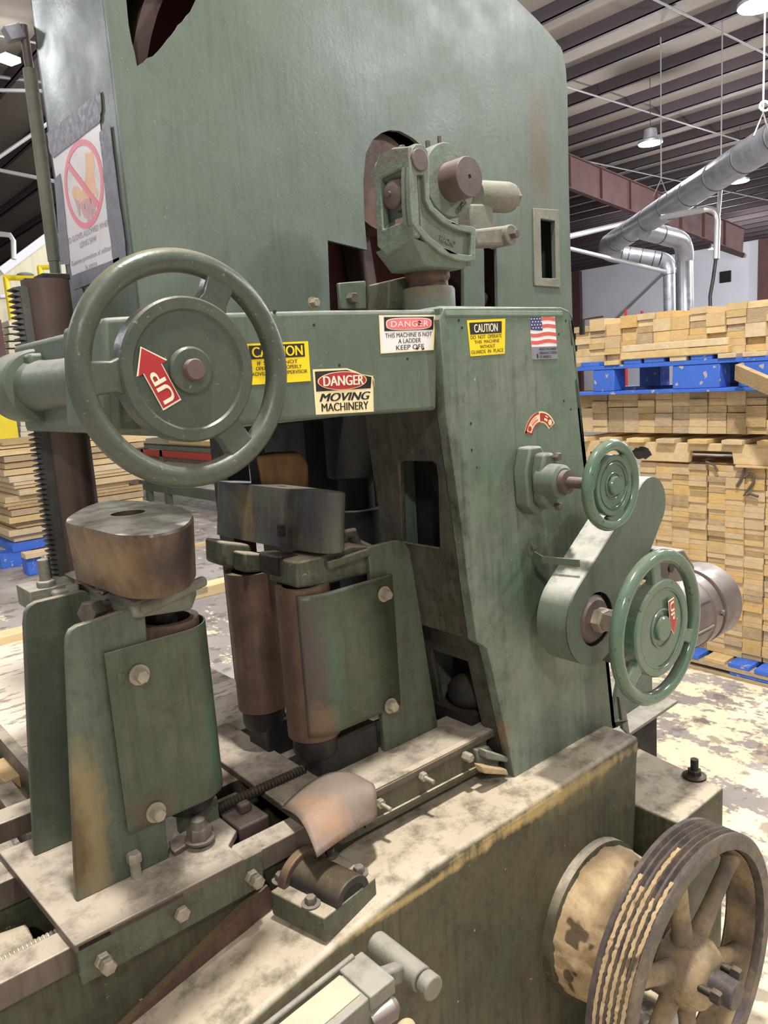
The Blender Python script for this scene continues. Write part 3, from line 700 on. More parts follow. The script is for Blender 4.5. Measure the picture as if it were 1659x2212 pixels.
# --- arbor bearing on the column
ar = thing('arbor_bearing', 'green cast bearing yoke carrying the upper wheel shaft', 'bearing', (1.36, 1.42, 1.643))
YY = 1.30
def c5(x, y): return (660+.3014*x, 260+.3014*y)
oc = [(757, 240), (765, 200), (790, 172), (825, 168), (858, 185), (878, 220), (886, 300), (888, 380), (888, 470), (890, 560), (920, 620), (1010, 700), (1100, 745), (1200, 760), (1222, 775), (1218, 1005), (1150, 1012), (1080, 1000), (970, 950), (870, 870), (800, 790), (765, 735), (752, 600), (748, 400)]
fl = PY([c5(*q) for q in oc], YY)
ic = [(785, 390), (850, 390), (860, 570), (890, 640), (990, 735), (1090, 785), (1190, 805), (1188, 968), (1090, 955), (980, 900), (890, 830), (815, 745), (785, 680)]
il = PY([c5(*q) for q in ic], YY)
yb = B().prism(fl, (0, .02, 0), [il])
fl2 = [p+V((0, .018, 0)) for p in fl]
y2 = B().prism([p+V((0, .013, 0)) for p in fl], (0, .016, 0))
y2.box((fl[0].x+.05, YY+.02, 1.75), (fl[14].x, 1.43, 1.775))
yoke = obj('yoke_web', yb, m_yoke, ar, .004); obj('yoke_back', y2, m_yoke, ar)
# left cheek with a rectangular pocket
xL = fl[0].x-.004; zt, zb = 1.995, 1.775
cheek = [(xL, YY+.002, 1.99), (xL, YY+.05, 2.0), (xL, 1.405, 1.995), (xL, 1.425, 1.97), (xL, 1.43, 1.80), (xL, 1.40, 1.775), (xL, YY+.002, 1.80)]
pocket = [(xL, 1.325, 1.95), (xL, 1.405, 1.945), (xL, 1.405, 1.835), (xL, 1.325, 1.84)]
cb2 = B().prism(cheek, (.022, 0, 0), [pocket])
cb2.prism([(xL+.03, YY+.01, 1.80), (xL+.03, 1.43, 1.80), (xL+.03, 1.43, 1.985), (xL+.03, YY+.01, 1.985)], (.008, 0, 0), [[(xL+.03, 1.345, 1.835), (xL+.03, 1.40, 1.835), (xL+.03, 1.40, 1.858), (xL+.03, 1.345, 1.858)]])
cb2.cyl((xL+.033, YY+.004, 1.970), (xL+.033, 1.428, 1.966), .031, n=32)
cb2.box((xL+.02, YY+.03, 1.79), (xL+.055, 1.425, 1.80))
# belly sloping down to the neck
cb2.loft([[V((xL, YY+.004, 1.80)), V((1.40, YY+.004, 1.765)), V((1.42, 1.44, 1.765)), V((xL, 1.44, 1.79))],
          [V((1.28, YY+.02, 1.742)), V((1.42, YY+.02, 1.742)), V((1.42, 1.44, 1.742)), V((1.28, 1.44, 1.742))]])
cheekb = obj('yoke_cheek', cb2, m_yoke, ar, .006, seg=3)
pc = V((xL+.012, 1.372, 1.905))
obj('bearing_cap', B().lathe(pc+V((.02, 0, 0)), (-1, 0, 0), [(.036, 0), (.036, .014), (.031, .018), (.031, .026), (.024, .032), (.006, .034), (.006, .04)], 32), m_brown, ar)
p = P(*c5(812, 285), 'Y', YY); obj('pin_end', B().cyl((p.x, YY-.006, p.z), (p.x, YY+.03, p.z), .024), m_brown, ar, .002)
# flange with the shaft end
fc = V((1.452, 1.39, 1.963))
obj('flange_disc', B().lathe(fc, (0, 1, 0), [(.045, 0), (.085, .002), (.088, .008), (.088, .05), (.07, .06)], 48), m_yoke, ar)
obj('shaft_end', B().lathe((fc.x, 1.328, fc.z-.006), (0, 1, 0), [(.004, .006), (.0055, 0), (.045, .001), (.047, .004), (.047, .09)], 40), m_brown, ar)
for dx in (-.028, .012):
    q = P(924 if dx < 0 else 950, 312 if dx < 0 else 302, 'Y', 1.43); obj('stud', B().cyl((q.x, 1.43, q.z-.05), (q.x, 1.43, q.z+.008), .006, n=10), m_bolt2, ar)
# horizontal barrel at the right with its cap, lug and clamp bolt
q = P(1040, 425, 'Y', 1.47); ba = V((q.x-.02, 1.47, q.z))
obj('barrel', B().lathe(ba, (1, -.25, 0), [(.036, 0), (.04, .01), (.04, .10), (.036, .115)], 32), m_casting, ar)
e = ba+V((1, -.25, 0)).normalized()*.115; obj('barrel_cap', B().hexb(e, (1, -.25, 0), .026, .02), m_casting, ar)
q0, q1 = P(1018, 485, 'Y', 1.43), P(1066, 440, 'Y', 1.43)
obj('barrel_foot', B().prism(PY([(1018, 440), (1066, 440), (1068, 485), (1072, 530), (1018, 530)], 1.44), (0, .05, 0)), m_casting, ar, .006)
obj('clamp_lug', B().prism(PY([(1024, 495), (1092, 487), (1104, 490), (1104, 528), (1028, 532)], 1.39), (0, .06, 0)), m_casting, ar, .008)
q = P(1100, 508, 'Y', 1.385); obj('clamp_boss', B().cyl((q.x, 1.375, q.z), (q.x, 1.45, q.z), .026), m_casting, ar, .003)
obj('clamp_bolt', B().hexb((q.x, 1.375, q.z), (0, -1, 0), .012, .018), m_brown, ar)
obj('oil_cup', B().sphere(P(868, 322, 'Y', 1.40), .009).cyl(P(850, 330, 'Y', 1.42), P(872, 318, 'Y', 1.38), .006), m_brown, ar)
def raised(name, body, px, y, w_, h_, rot=0.0):
    c = P(*px, 'Y', y); ca, sa = math.cos(rot), math.sin(rot); b = B()
    put_text(b, body, (-.5, -.5, .5, .5), lambda u, v, d: c+V((u*w_*ca+v*h_*sa, -d, u*w_*sa-v*h_*ca)), .0008, .02)
    o_ = obj(name, b, m_casting, ar, flat=True); md = o_.modifiers.new('solid', 'SOLIDIFY'); md.thickness = .003; md.offset = 0
RAISED = [('RA247', (967, 522), YY+.0125, .052, .014, -.25), ('G-001', (998, 446), 1.388, .036, .012, .75)]
# neck and pillar
pc = V((1.372, 1.41, 1.65))
obj('neck', B().lathe((pc.x, pc.y, 1.70), (0, 0, 1), [(.052, 0), (.05, .02), (.056, .03), (.054, .05)], 36), m_guide, ar)
obj('pillar', B().lathe((pc.x, pc.y, 1.63), (0, 0, 1), [(.066, 0), (.066, .07), (.062, .076), (.05, .078)], 40), m_yoke, ar)
obj('pillar_side', B().prism(PY([(840, 607), (905, 592), (905, 668), (838, 668)], 1.44), (0, .08, 0)), m_grimy, ar, .004)
cp = PY([(732, 611), (790, 606), (793, 668), (736, 668)], 1.50)
ck = obj('stop_plate', B().prism(cp, (0, .012, 0)), m_arm, ar, .003)
q = P(757, 645, 'Y', 1.50); obj('stop_bolt', B().hexb((q.x, 1.50, q.z), (0, -1, 0), .014, .018), m_bolt2, ck)
# ================================================================== HANDWHEELS
def arrow_sticker(parent, c, rot, L, W, sym_up=True):
    """red UP arrow lying on the wheel disc; c its centre, rot the in-plane angle"""
    ux = V((math.cos(rot), 0, math.sin(rot))); uy = V((-math.sin(rot), 0, math.cos(rot)))
    def q(a, b, d): return c+ux*a+uy*b-V((0, d, 0))
    def arrow(k, d): return [q(x*k*W, y*L*(1+(k-1)*W/L), d) for x, y in ((-.33, -.5), (.33, -.5), (.33, .14), (.55, .14), (0, .5), (-.55, .14), (-.33, .14))]
    bk = obj('arrow_sticker', B().prism(arrow(1.10, .0012), (0, .001, 0)), m_cream, parent); bk['label'] = 'red up arrow sticker'
    obj('arrow_face', B().prism(arrow(1.0, .0018), (0, .0006, 0)), m_rst, bk)
    lb = B()
    def Sm(u, v): return c+ux*((u-.5)*L*.5)*0+uy*0
    return bk, ux, uy
def text_mesh(body, bold=0.0, spacing=1.0):
    cu = bpy.data.curves.new('t', 'FONT'); cu.body = body; cu.offset = bold; cu.space_character = spacing
    o = bpy.data.objects.new('t', cu); COL.objects.link(o)
    dg = bpy.context.evaluated_depsgraph_get(); dg.update()
    me = bpy.data.meshes.new_from_object(o.evaluated_get(dg))
    vs = [v.co.copy() for v in me.vertices]; fs = [tuple(p.vertices) for p in me.polygons]
    bpy.data.objects.remove(o); bpy.data.curves.remove(cu); bpy.data.meshes.remove(me)
    x0 = min(v.x for v in vs); x1 = max(v.x for v in vs); y0 = min(v.y for v in vs); y1 = max(v.y for v in vs)
    return [((v.x-x0)/(x1-x0), (v.y-y0)/(y1-y0)) for v in vs], fs
def put_text(b, body, box, S, lift, bold=0.0, slant=0.0, spacing=1.0):
    """body inside box (u0,v0,u1,v1), v runs down; S maps (u,v,lift) to space"""
    vs, fs = text_mesh(body, 0.0, spacing); u0, v0, u1, v1 = box
    k = bold*1.3*(u1-u0)/len(body)                     # bold strokes: the letters struck again a little to each side
    for i, s_ in enumerate((-1, 0, 1) if bold else (0,)):
        b.add([S(u0+x*(u1-u0)+slant*(y-.5)*(u1-u0)+s_*k, v1+(v0-v1)*y, lift+i*.00004) for x, y in vs], fs)
for a in RAISED: raised('cast_lettering', *a)
def handwheel(label, c, R, r, disc, angs, mt, shaft_to, hub, spoke_w, thick=.03, rings=(), pin=True):
    t = thing('handwheel', label, 'handwheel', tuple(c)); c = V(c); ay = V((0, 1, 0))
    obj('rim', B().torus(c, ay, R-r, r, 96, 24), mt, t)
    db = B().lathe(c-ay*thick*.5, ay, [(disc*.80, .004), (disc*.83, 0), (disc*.97, 0), (disc, .004), (disc, thick), (disc*.2, thick)], 72, False)
    db.lathe(c-ay*thick*.5, ay, [(.001, .004), (disc*.80, .004)], 72, False)
    d = obj('disc', db, mt, t)
    for a in angs:
        e = V((math.cos(a), 0, math.sin(a))); n = V((-math.sin(a), 0, math.cos(a)))
        L = []
        for rr, w_ in ((disc*.93, spoke_w*1.15), (disc*1.08, spoke_w*.92), (R-r*2.0, spoke_w), (R-r*1.2, spoke_w*1.25)):
            o = c+e*rr; L.append([o-n*w_/2-ay*thick*.36, o+n*w_/2-ay*thick*.36, o+n*w_/2+ay*thick*.4, o-n*w_/2+ay*thick*.4])
        obj('spoke', B().loft(L), mt, t, .004)
    for (rr, h) in rings: obj('ring', B().torus(c-ay*(thick*.5-.003), ay, rr, h, 56, 10), mt, t)
    obj('hub', B().lathe(c-ay*(thick*.5+.006), ay, [(.001, 0), (hub*.9, 0), (hub, .003), (hub, .012)], 40), mt, t)
    if pin: obj('shaft_tip', B().lathe(c-ay*(thick*.5+.018), ay, [(.001, 0), (hub*.42, 0), (hub*.46, .003), (hub*.46, .02)], 28), m_brown, t)
    obj('shaft', B().cyl(c+ay*thick*.45, (c.x, shaft_to, c.z), hub*.62), m_brown, t)
    return t, d
def up_arrow(parent, c, ang, L, W):
    """ang: direction the arrow points, in the wheel plane"""
    uy = V((math.cos(ang), 0, math.sin(ang))); ux = V((math.sin(ang), 0, -math.cos(ang))); c = V(c)
    q = lambda a, b, d: c+ux*a*W+uy*b*L-V((0, d, 0))
    shp = ((-.34, -.5), (.34, -.5), (.34, .14), (.56, .14), (0, .5), (-.56, .14), (-.34, .14))
    o1 = obj('arrow_sticker', B().prism([q(x*1.10, y*1.06, .001) for x, y in shp], (0, .001, 0)), m_cream, parent, flat=True)
    obj('arrow_face', B().prism([q(x, y, .0016) for x, y in shp], (0, .0007, 0)), m_rst, o1, flat=True)
    lb = B(); S = lambda u, v, d: q(v, u, d)
    # letters read along the arrow, from tail to head
    put_text(lb, 'UP', (-.45, -.24, .08, .24), lambda u, v, d: q(v, u, d), .0022, .03)
    obj('lettering', lb, m_cream, o1, flat=True)
cw = V((.5685, 1.14, 1.5295))
t, d = handwheel('large dull green handwheel in front of the guide arm at the left', cw, .186, .0185, .113, (math.radians(62), math.radians(182), math.radians(-58)), m_wheel, 1.25, .036, .05, .034)
up_arrow(t, P(338, 813, 'Y', 1.125), math.radians(114), .093, .046)
cw2 = V((1.602, .93, .872))
t, d = handwheel('glossy green handwheel with red arrow in front of the motor, at lower right', cw2, .188, .0165, .118, (math.radians(97), math.radians(217), math.radians(-23)), m_gloss, 1.08, .03, .036, .03, ((.045, .003), (.095, .003)), pin=False)
up_arrow(t, P(1452, 1332, 'Y', .912), math.radians(-82), .085, .035)
cw3 = V((1.525, 1.0, 1.219))
t, d = handwheel('small glossy green handwheel on the column side, above the belt guard', cw3, .106, .0135, .071, (math.radians(35), math.radians(155), math.radians(-80)), m_gloss, 1.17, .022, .062, .02, ((.03, .002), (.052, .0022)), pin=False)

# ------------------------------------------------------------------ flange bearing on the column for the small wheel
fbz = 1.219
fb = thing('flange_bearing', 'green flange bearing on the column behind the small handwheel', 'bearing', (1.525, 1.25, fbz))
lo = [(a, z) for a, z in ((-.03, .085), (.012, .085), (.05, .03), (.055, -.03), (.03, -.075), (-.01, -.09), (-.045, -.06), (-.05, .03))]
obj('flange', B().prism([V((1.525+a, 1.205, fbz+z)) for a, z in lo], (0, .044, 0)), m_arm, fb, .006)
obj('bearing_body', B().prism([V((1.53+a*.8, 1.17, fbz+z*.82)) for a, z in lo], (0, .036, 0)), m_arm, fb, .008)
obj('bearing_boss', B().lathe((1.525, 1.13, fbz), (0, 1, 0), [(.034, 0), (.042, .006), (.044, .06)], 36), m_arm, fb)
obj('lock_collar', B().lathe((1.525, 1.115, fbz), (0, 1, 0), [(.019, 0), (.029, .002), (.03, .02)], 32), m_brown, fb)
obj('flange_bolt', B().hexb((1.545, 1.17, fbz+.058), (0, -1, 0), .011, .014), m_bolt2, fb)
obj('flange_bolt', B().hexb((1.545, 1.17, fbz-.066), (0, -1, 0), .011, .014), m_bolt2, fb)

# ------------------------------------------------------------------ belt guard
YG0, YG1 = 1.075, 1.165
def capsule(c0, r0_, c1, r1, n=20):
    (x0, z0), (x1, z1) = c0, c1; a = math.atan2(z1-z0, x1-x0); L = math.hypot(x1-x0, z1-z0); k = math.acos((r0_-r1)/L)
    pts = [(x1+r1*math.cos(a+k-2*k*i/n), z1+r1*math.sin(a+k-2*k*i/n)) for i in range(n+1)]
    pts += [(x0+r0_*math.cos(a-k-(2*PI-2*k)*i/n), z0+r0_*math.sin(a-k-(2*PI-2*k)*i/n)) for i in range(n+1)]
    return pts
gl = P(1287, 1336, 'Y', YG0); gu = P(1406, 1091, 'Y', YG0)
bg = thing('belt_guard', 'green pill shaped belt guard slanting up beside the column', 'guard', (gl.x, YG0, gl.z))
cap = capsule((gl.x, gl.z), .118, (gu.x, gu.z), .074, 40)
holeg = [V((gl.x+.004+.069*math.cos(2*PI*i/32), YG0, gl.z-.003+.069*math.sin(2*PI*i/32))) for i in range(32)]
gb = B().prism([V((x, YG0, z)) for x, z in cap], (0, .004, 0), [holeg])
inner = capsule((gl.x, gl.z), .114, (gu.x, gu.z), .070, 40)
obj('guard_face', gb, m_guard, bg)
lp = lambda pts, y: [V((x, y, z)) for x, z in pts]
obj('guard_shell', B().loft([lp(cap, YG0+.001), lp(cap, YG1), lp(inner, YG1), lp(inner, YG0+.001)], False), m_guard, bg, ang=50)
gh = V((gl.x+.002, 0, gl.z-.002))
obj('back_plate', B().prism([V((x, YG1, z)) for x, z in capsule((gl.x, gl.z), .112, (gu.x, gu.z), .056)], (0, .004, 0)), m_dark, bg)
obj('drive_hub', B().lathe((gh.x-.004, YG0-.004, gh.z), (0, 1, 0), [(.028, 0), (.05, .0), (.062, .012), (.062, .05)], 40), m_brown, bg)
obj('hub_nut', B().hexb((gh.x, YG0-.004, gh.z), (0, -1, 0), .032, .024), m_bolt, bg)
obj('hub_nut', B().hexb((gh.x, YG0-.028, gh.z), (0, -1, 0), .024, .03, tip=.05), m_bolt, bg)
sp = [P(1142, 1172, 'Y', 1.245), P(1152, 1198, 'Y', 1.235), P(1172, 1209, 'Y', 1.19), P(1252, 1217, 'Y', YG0+.01)]
sb = B()
for a, b_ in zip(sp[:-1], sp[1:]): sb.bar(a, b_, .004, .018, (0, -.25, 1))
obj('strap', sb, m_arm, bg)
q = P(1150, 1184, 'Y', 1.238); obj('strap_bolt', B().hexb(q, (0, -1, .2), .008, .009), m_bolt2, bg)

# ------------------------------------------------------------------ gear motor behind the lower handwheel
mc = V((0, 1.13, .755)); MR = .112
mo = thing('gear_motor', 'grey brown electric motor lying behind the glossy handwheel', 'motor', (2.0, 1.13, .63))
X0 = 1.80
obj('housing', B().lathe((X0, mc.y, mc.z), (1, 0, 0), [(.05, 0), (MR*.93, .004), (MR, .02), (MR, .28)], 56), m_motor, mo)
obj('end_band', B().lathe((X0+.265, mc.y, mc.z), (1, 0, 0), [(MR, 0), (MR*1.03, .004), (MR*1.03, .045), (MR, .05)], 56), m_motor, mo)
obj('band_gap', B().lathe((X0+.312, mc.y, mc.z), (1, 0, 0), [(MR*.96, 0), (MR*.96, .02)], 56), m_black, mo)
obj('fan_cover', B().lathe((X0+.325, mc.y, mc.z), (1, 0, 0), [(MR*.98, 0), (MR*1.04, .004), (MR*1.04, .10), (MR*.9, .13), (MR*.5, .145), (.01, .15)], 56), m_motor, mo)
for a in (100, 106, 60, 150): 
    d_ = V((0, math.cos(math.radians(a+90)), math.sin(math.radians(a+90)))); obj('cooling_rib', B().bar(V((X0+.1, mc.y, mc.z))+d_*MR, V((X0+.26, mc.y, mc.z))+d_*MR, .006, .008, tuple(d_)), m_motor, mo)
obj('gear_case', B().lathe((X0-.07, mc.y+.03, mc.z), (1, 0, 0), [(.04, 0), (.07, .01), (.08, .05), (.085, .08)], 40), m_motor, mo)
tbx = P(1478, 1222, 'Y', 1.02)
obj('terminal_box', B().prism([(tbx.x-.09, 1.02, tbx.z-.03), (tbx.x+.05, 1.02, tbx.z-.05), (tbx.x+.06, 1.02, tbx.z-.015), (tbx.x+.0, 1.02, tbx.z+.045), (tbx.x-.06, 1.02, tbx.z+.05)], (0, .10, 0)), m_motor, mo, .006)
q = P(1451, 1226, 'Y', 1.018); obj('conduit_hole', B().cyl(q-V((0, .001, 0)), q+V((0, .004, 0)), .013, n=20), m_black, mo)
q = P(1575, 1322, 'Y', 1.02); cb_ = B().bar(P(1558, 1322, 'Y', 1.02), P(1580, 1316, 'Y', 1.02), .008, .008)
cb_.sweep([P(1562, 1330, 'Y', 1.02), P(1582, 1322, 'Y', 1.015), P(1590, 1334, 'Y', 1.02)], .0025, 8); cb_.hexb(P(1559, 1324, 'Y', 1.015), (0, -1, 0), .008, .008)
obj('clamp_catch', cb_, m_bolt2, mo)
# motor mount bracket under the motor
mb = thing('motor_bracket', 'green bracket plate under the motor, right of the column foot', 'bracket', (2.3, 1.4, FLOOR))
pl = [P(1355, 1587, 'Y', 1.32), P(1464, 1513, 'Y', 1.32)]
obj('shelf', B().prism([pl[0], pl[1], pl[1]+V((0, .3, 0)), pl[0]+V((0, .3, 0))], (0, 0, -.012)), m_casting, mb, .002)
wz = pl[1].z
obj('web', B().prism([(pl[0].x+.03, 1.40, pl[0].z), (pl[1].x-.03, 1.40, wz), (pl[1].x-.03, 1.40, wz+.10), (pl[0].x+.1, 1.40, wz+.18)], (0, .016, 0)), m_arm, mb, .003)
obj('side_plate', B().prism(PY([(1338, 1505), (1350, 1520), (1362, 1590), (1346, 1575)], 1.31), (0, .012, 0)), m_casting, mb, .002)
obj('standing_foot', B().box((pl[0].x, 1.36, FLOOR), (pl[0].x+.25, 1.58, pl[0].z-.012)), m_dark, mb)

# ------------------------------------------------------------------ drive pulley
pcx, pcz, PYF = 1.60, .0, .80
PR = .355
pu = thing('drive_pulley', 'huge spoked V-belt pulley with grooves full of sawdust, bottom right', 'pulley', (pcx, PYF, pcz))
pr = [(PR-.04, .0), (PR-.004, .0), (PR, .004)]
ng = 5; WD = .105
for i in range(ng):
    a = .010+i*(WD-.02)/ng; s = (WD-.02)/ng
    pr += [(PR, a), (PR-.012, a+s*.3), (PR-.012, a+s*.62), (PR, a+s*.92)]
pr += [(PR, WD), (PR-.04, WD), (PR-.045, WD*.5), (PR-.04, 0)]
obj('rim', B().lathe((pcx, PYF, pcz), (0, 1, 0), pr, 128, False), m_pulley, pu, ang=25)
for i in range(ng):
    a = .010+i*(WD-.02)/ng; s = (WD-.02)/ng
    for (t0, t1) in ((112, 182),) if i != 2 else ((108, 200),):
        A = [math.radians(t0+12*math.sin(i*2.3)+(t1+10*math.cos(i*1.9)-t0)*j/70) for j in range(71)]
        L = [[V((pcx+rr*math.cos(q), PYF+a+s*ww, pcz+rr*math.sin(q))) for rr, ww in ((PR-.0135, .2), (PR-.0135, .74), (PR-.004+random.uniform(-.002, .0015), .74+random.uniform(-.12, .08)), (PR-.004+random.uniform(-.002, .0015), .2+random.uniform(-.08, .1)))] for q in A]
        obj('packed_sawdust', B().loft(L), m_caked, pu)
obj('rim_dust', B().lathe((pcx, PYF+.02, pcz), (0, 1, 0), [(PR-.046, 0), (PR-.048, .06), (PR-.043, .08)], 96, False), m_web, pu)
for k_ in range(6):
    a = math.radians(96+60*k_); d_ = V((math.cos(a), 0, math.sin(a))); n_ = V((-math.sin(a), 0, math.cos(a))); L = []
    for rr, w_, th in ((.07, .066, .05), (.16, .046, .042), (.27, .042, .038), (PR-.035, .066, .05)):
        o_ = V((pcx, PYF+.06, pcz))+d_*rr
        L.append([o_+n_*(w_/2*math.cos(q))+V((0, th/2*math.sin(q), 0)) for q in [2*PI*j/14 for j in range(14)]])
    obj('spoke', B().loft(L), m_web, pu)
obj('hub', B().lathe((pcx, PYF-.015, pcz), (0, 1, 0), [(.035, .0), (.058, 0), (.07, .008), (.088, .035), (.088, .11)], 40), m_web, pu)
obj('shaft', B().cyl((pcx, PYF-.075, pcz), (pcx, PYF+.2, pcz), .034), m_pulley, pu, .003)
for dx in (-.055, .045): obj('hub_bolt', B().hexb((pcx+dx, PYF-.04, pcz+.02), (0, -1, 0), .016, .022).cyl((pcx+dx, PYF-.04, pcz+.02), (pcx+dx, PYF, pcz+.02), .010), m_iron, pu)
sl = thing('shaft_housing', 'round bearing housing caked in sawdust between base and pulley', 'bearing', (pcx, 1.05, pcz))
pf = []
hb = B().lathe((pcx, .985, pcz), (0, 1, 0), [(.05, .0), (.08, .0), (.11, .0), (.135, .0), (.150, .004), (.16, .018), (.168, .03), (.18, .04), (.19, .05), (.197, .07), (.20, .09), (.20, .11), (.20, .13), (.20, .16)], 120)
from mathutils import noise
for v in hb.v:
    r_ = V((v.x-pcx, 0, v.z-pcz)); k_ = noise.noise(v*26)*.012+noise.noise(v*60)*.006
    v += r_.normalized()*k_ if r_.length > .155 else V((0, -1.6*k_, 0))
obj('housing', hb, m_caked, sl, ang=60)
obj('collar', B().lathe((pcx, .935, pcz), (0, 1, 0), [(.05, 0), (.10, .0), (.105, .05)], 40), m_pulley, sl)
obj('flange', B().lathe((pcx, 1.105, pcz), (0, 1, 0), [(.2, 0), (.212, .004), (.212, .032)], 56), m_base, sl)

# ------------------------------------------------------------------ pillow block on the base ledge
bb_ = thing('pillow_block', 'dark split bearing cap with four bolts on the base ledge', 'bearing', (.80, 1.25, .40))
zt_ = .452
bl_ = [P(a, b, 'Z', zt_) for a, b in ((583, 1925), (700, 1985), (812, 1895), (716, 1833))]
obj('base_block', B().prism(bl_, (0, 0, -.055)), m_grimy, bb_, .004)
cx = sum((p.x for p in bl_), 0)/4; cy = sum((p.y for p in bl_), 0)/4
du = (bl_[2]-bl_[1]).normalized(); dv = (bl_[0]-bl_[1]).normalized()
ctr = V((cx, cy, zt_)); wv = (bl_[0]-bl_[1]).length
def saddle(r, o0, o1, n=14):
    L = []
    for s_ in (o0, o1):
        L.append([ctr+dv*s_+du*(r*math.cos(PI*i/n))+V((0, 0, r*.85*math.sin(PI*i/n)-.004)) for i in range(n+1)])
    return L
sb_ = B(); o_, i_ = saddle(.05, -wv*.5, wv*.42), saddle(.032, -wv*.5, wv*.42)
sb_.loft([o_[0]+list(reversed(i_[0])), o_[1]+list(reversed(i_[1]))])
obj('bearing_cap', sb_, m_iron, bb_, .003)
o_, i_ = saddle(.066, wv*.36, wv*.5), saddle(.036, wv*.36, wv*.5)
obj('end_ring', B().loft([o_[0]+list(reversed(i_[0])), o_[1]+list(reversed(i_[1]))]), m_guide, bb_, .003)
obj('shaft_bore', B().loft(saddle(.033, -wv*.48, wv*.4)), m_dark, bb_)
for (px, py) in ((607, 1902), (672, 1953), (776, 1887), (712, 1848)): obj('cap_bolt', B().hexb(P(px, py, 'Z', zt_), (0, 0, 1), .0125, .014, .02), m_bolt2, bb_)
# bent rusty sheet draped over the slide
g = []
TL, TR, BR_, BL_ = P(607, 1744, 'Z', .565), P(798, 1690, 'Z', .575), P(815, 1770, 'Y', 1.245), P(686, 1852, 'Y', 1.215)
TM = P(712, 1674, 'Z', .585)
nu, nv = 14, 14; L = []
for j in range(nv+1):
    v_ = j/nv; row = []
    for i in range(nu+1):
        u_ = i/nu
        top = TL*(1-u_)**2+(TM*2-(TL+TR)*.5)*2*u_*(1-u_)+TR*u_**2
        bot = BL_*(1-u_)+BR_*u_
        p = top*(1-v_)+bot*v_; p = p+V((0, -.012, .032))*math.sin(PI*v_)+V((0, 0, .006))*math.sin(PI*u_)
        row.append(p)
    L.append(row)
bs_ = B().loft(L, False, False); sh = obj('bent_sheet', bs_, m_rusty, None)
md = sh.modifiers.new('solid', 'SOLIDIFY'); md.thickness = .0035
tag(sh, 'curved rusty steel scrap draped over the slide above the bearing cap', 'scrap')

# ------------------------------------------------------------------ linkage arm in the foreground
lk = thing('linkage_arm', 'dusty square linkage arm with a pin, at the bottom edge in front of the base', 'linkage', (.6, .95, .40))
e0, e1 = P(772, 2078, 'Y', 1.0), P(590, 2225, 'Y', 1.0)
dl = (e1-e0); e2 = e0+dl*2.2
obj('square_tube', B().prism([e0, e2, e2+V((0, -.075, -.0)), e0+V((0, -.075, 0))], (0, 0, -.085)), m_casting, lk, .003)
obj('tube_dust', B().prism([e0+dl*.22, e2, e2+V((0, -.058, 0)), e0+dl*.22+V((0, -.058, 0))], (0, 0, .0035)), m_light, lk, .002)
obj('side_rod', B().cyl(e0+V((0, .012, .004)), e2+V((0, .012, .004)), .006, n=12), m_casting, lk)
obj('end_clamp', B().prism([e0+V((.02, .012, .005)), e0+dl*.2+V((0, .012, .005)), e0+dl*.2+V((0, -.08, .005)), e0+V((.02, -.08, .005))], (0, 0, -.03)), m_casting, lk, .003)
pc_ = P(812, 2036, 'Y', 1.08); pd_ = V((pc_.x, .91, pc_.z))
obj('pivot_sleeve', B().cyl(pc_, pc_+V((0, -.135, 0)), .024), m_casting, lk, .004)
obj('pivot_cap', B().cyl(pc_+V((0, -.138, 0)), pc_+V((0, -.165, 0)), .023), m_casting, lk, .004)
obj('pivot_ear', B().bar(e0+V((.015, -.04, -.02)), pc_+V((0, -.08, -.012)), .03, .03), m_casting, lk, .006)
q = P(828, 2185, 'Y', .93); obj('lower_pin', B().lathe((q.x-.03, q.y, q.z), (1, -.15, .1), [(.018, 0), (.021, .02), (.021, .045), (.012, .055)], 20), m_motor, lk)
q = P(875, 2225, 'Y', .92); obj('timber_chip', B().sphere(q, .022, sc=(1, .7, .8)), m_wood2, lk)
# ================================================================== ROLLER STANDS
TZ = .555
random.seed(11)
rs = thing('roller_stand', 'front roller stand on the slide at the left, with two tall plates', 'roller stand', (.5, 1.5, RT))
tb_ = B().prism([(.318, 1.30, TZ), (.66, 1.30, TZ), (.66, 1.365, TZ), (.70, 1.40, TZ), (.70, 1.60, TZ), (.66, 1.71, TZ), (.298, 1.71, TZ)], (0, 0, -.018))
obj('table_plate', tb_, m_rail, rs, .003)
ap = [P(165, 2044, 'Y', 1.30), P(568, 1836, 'Y', 1.30), P(570, 1913, 'Y', 1.30), P(230, 2103, 'Y', 1.30), P(200, 2118, 'Y', 1.30), P(178, 2132, 'Y', 1.30)]
obj('apron', B().prism(ap, (0, .022, 0)), m_grimy, rs, .003)
for (px, py) in ((222, 2073), (392, 1972), (543, 1893)):
    p = P(px, py, 'Y', 1.30)
    hb = B().hexb((p.x, 1.30, p.z), (0, -1, 0), .0155, .011)
    if px != 392: hb.hexb((p.x+.002, 1.285, p.z-.003), (0, -1, 0), .0145, .014)
    obj('apron_bolt', hb, m_bolt, rs)
p = P(295, 1893, 'Z', TZ); obj('stop_bolt', B().cyl(p, p+V((0, 0, .04)), .0105, n=18).hexb(p+V((0, 0, .032)), (0, 0, 1), .0145, .02), m_bolt, rs)
YP = 1.415
fp = PY([(166, 1949), (155, 1700), (143, 1400), (145, 1376), (152, 1362), (166, 1352), (200, 1342), (296, 1310), (308, 1311), (314, 1322), (319, 1390), (345, 1620), (364, 1848)], YP)
fp[0].z = TZ; fp[-1].z = TZ
obj('standing_plate', B().prism(fp, (0, .016, 0)), m_plate, rs, .003)
bp_ = PY([(75, 1850), (62, 1600), (52, 1350), (54, 1326), (62, 1310), (78, 1300), (180, 1276), (204, 1282), (216, 1296), (235, 1820)], 1.632)
for q in (bp_[0], bp_[-1]): q.z = TZ
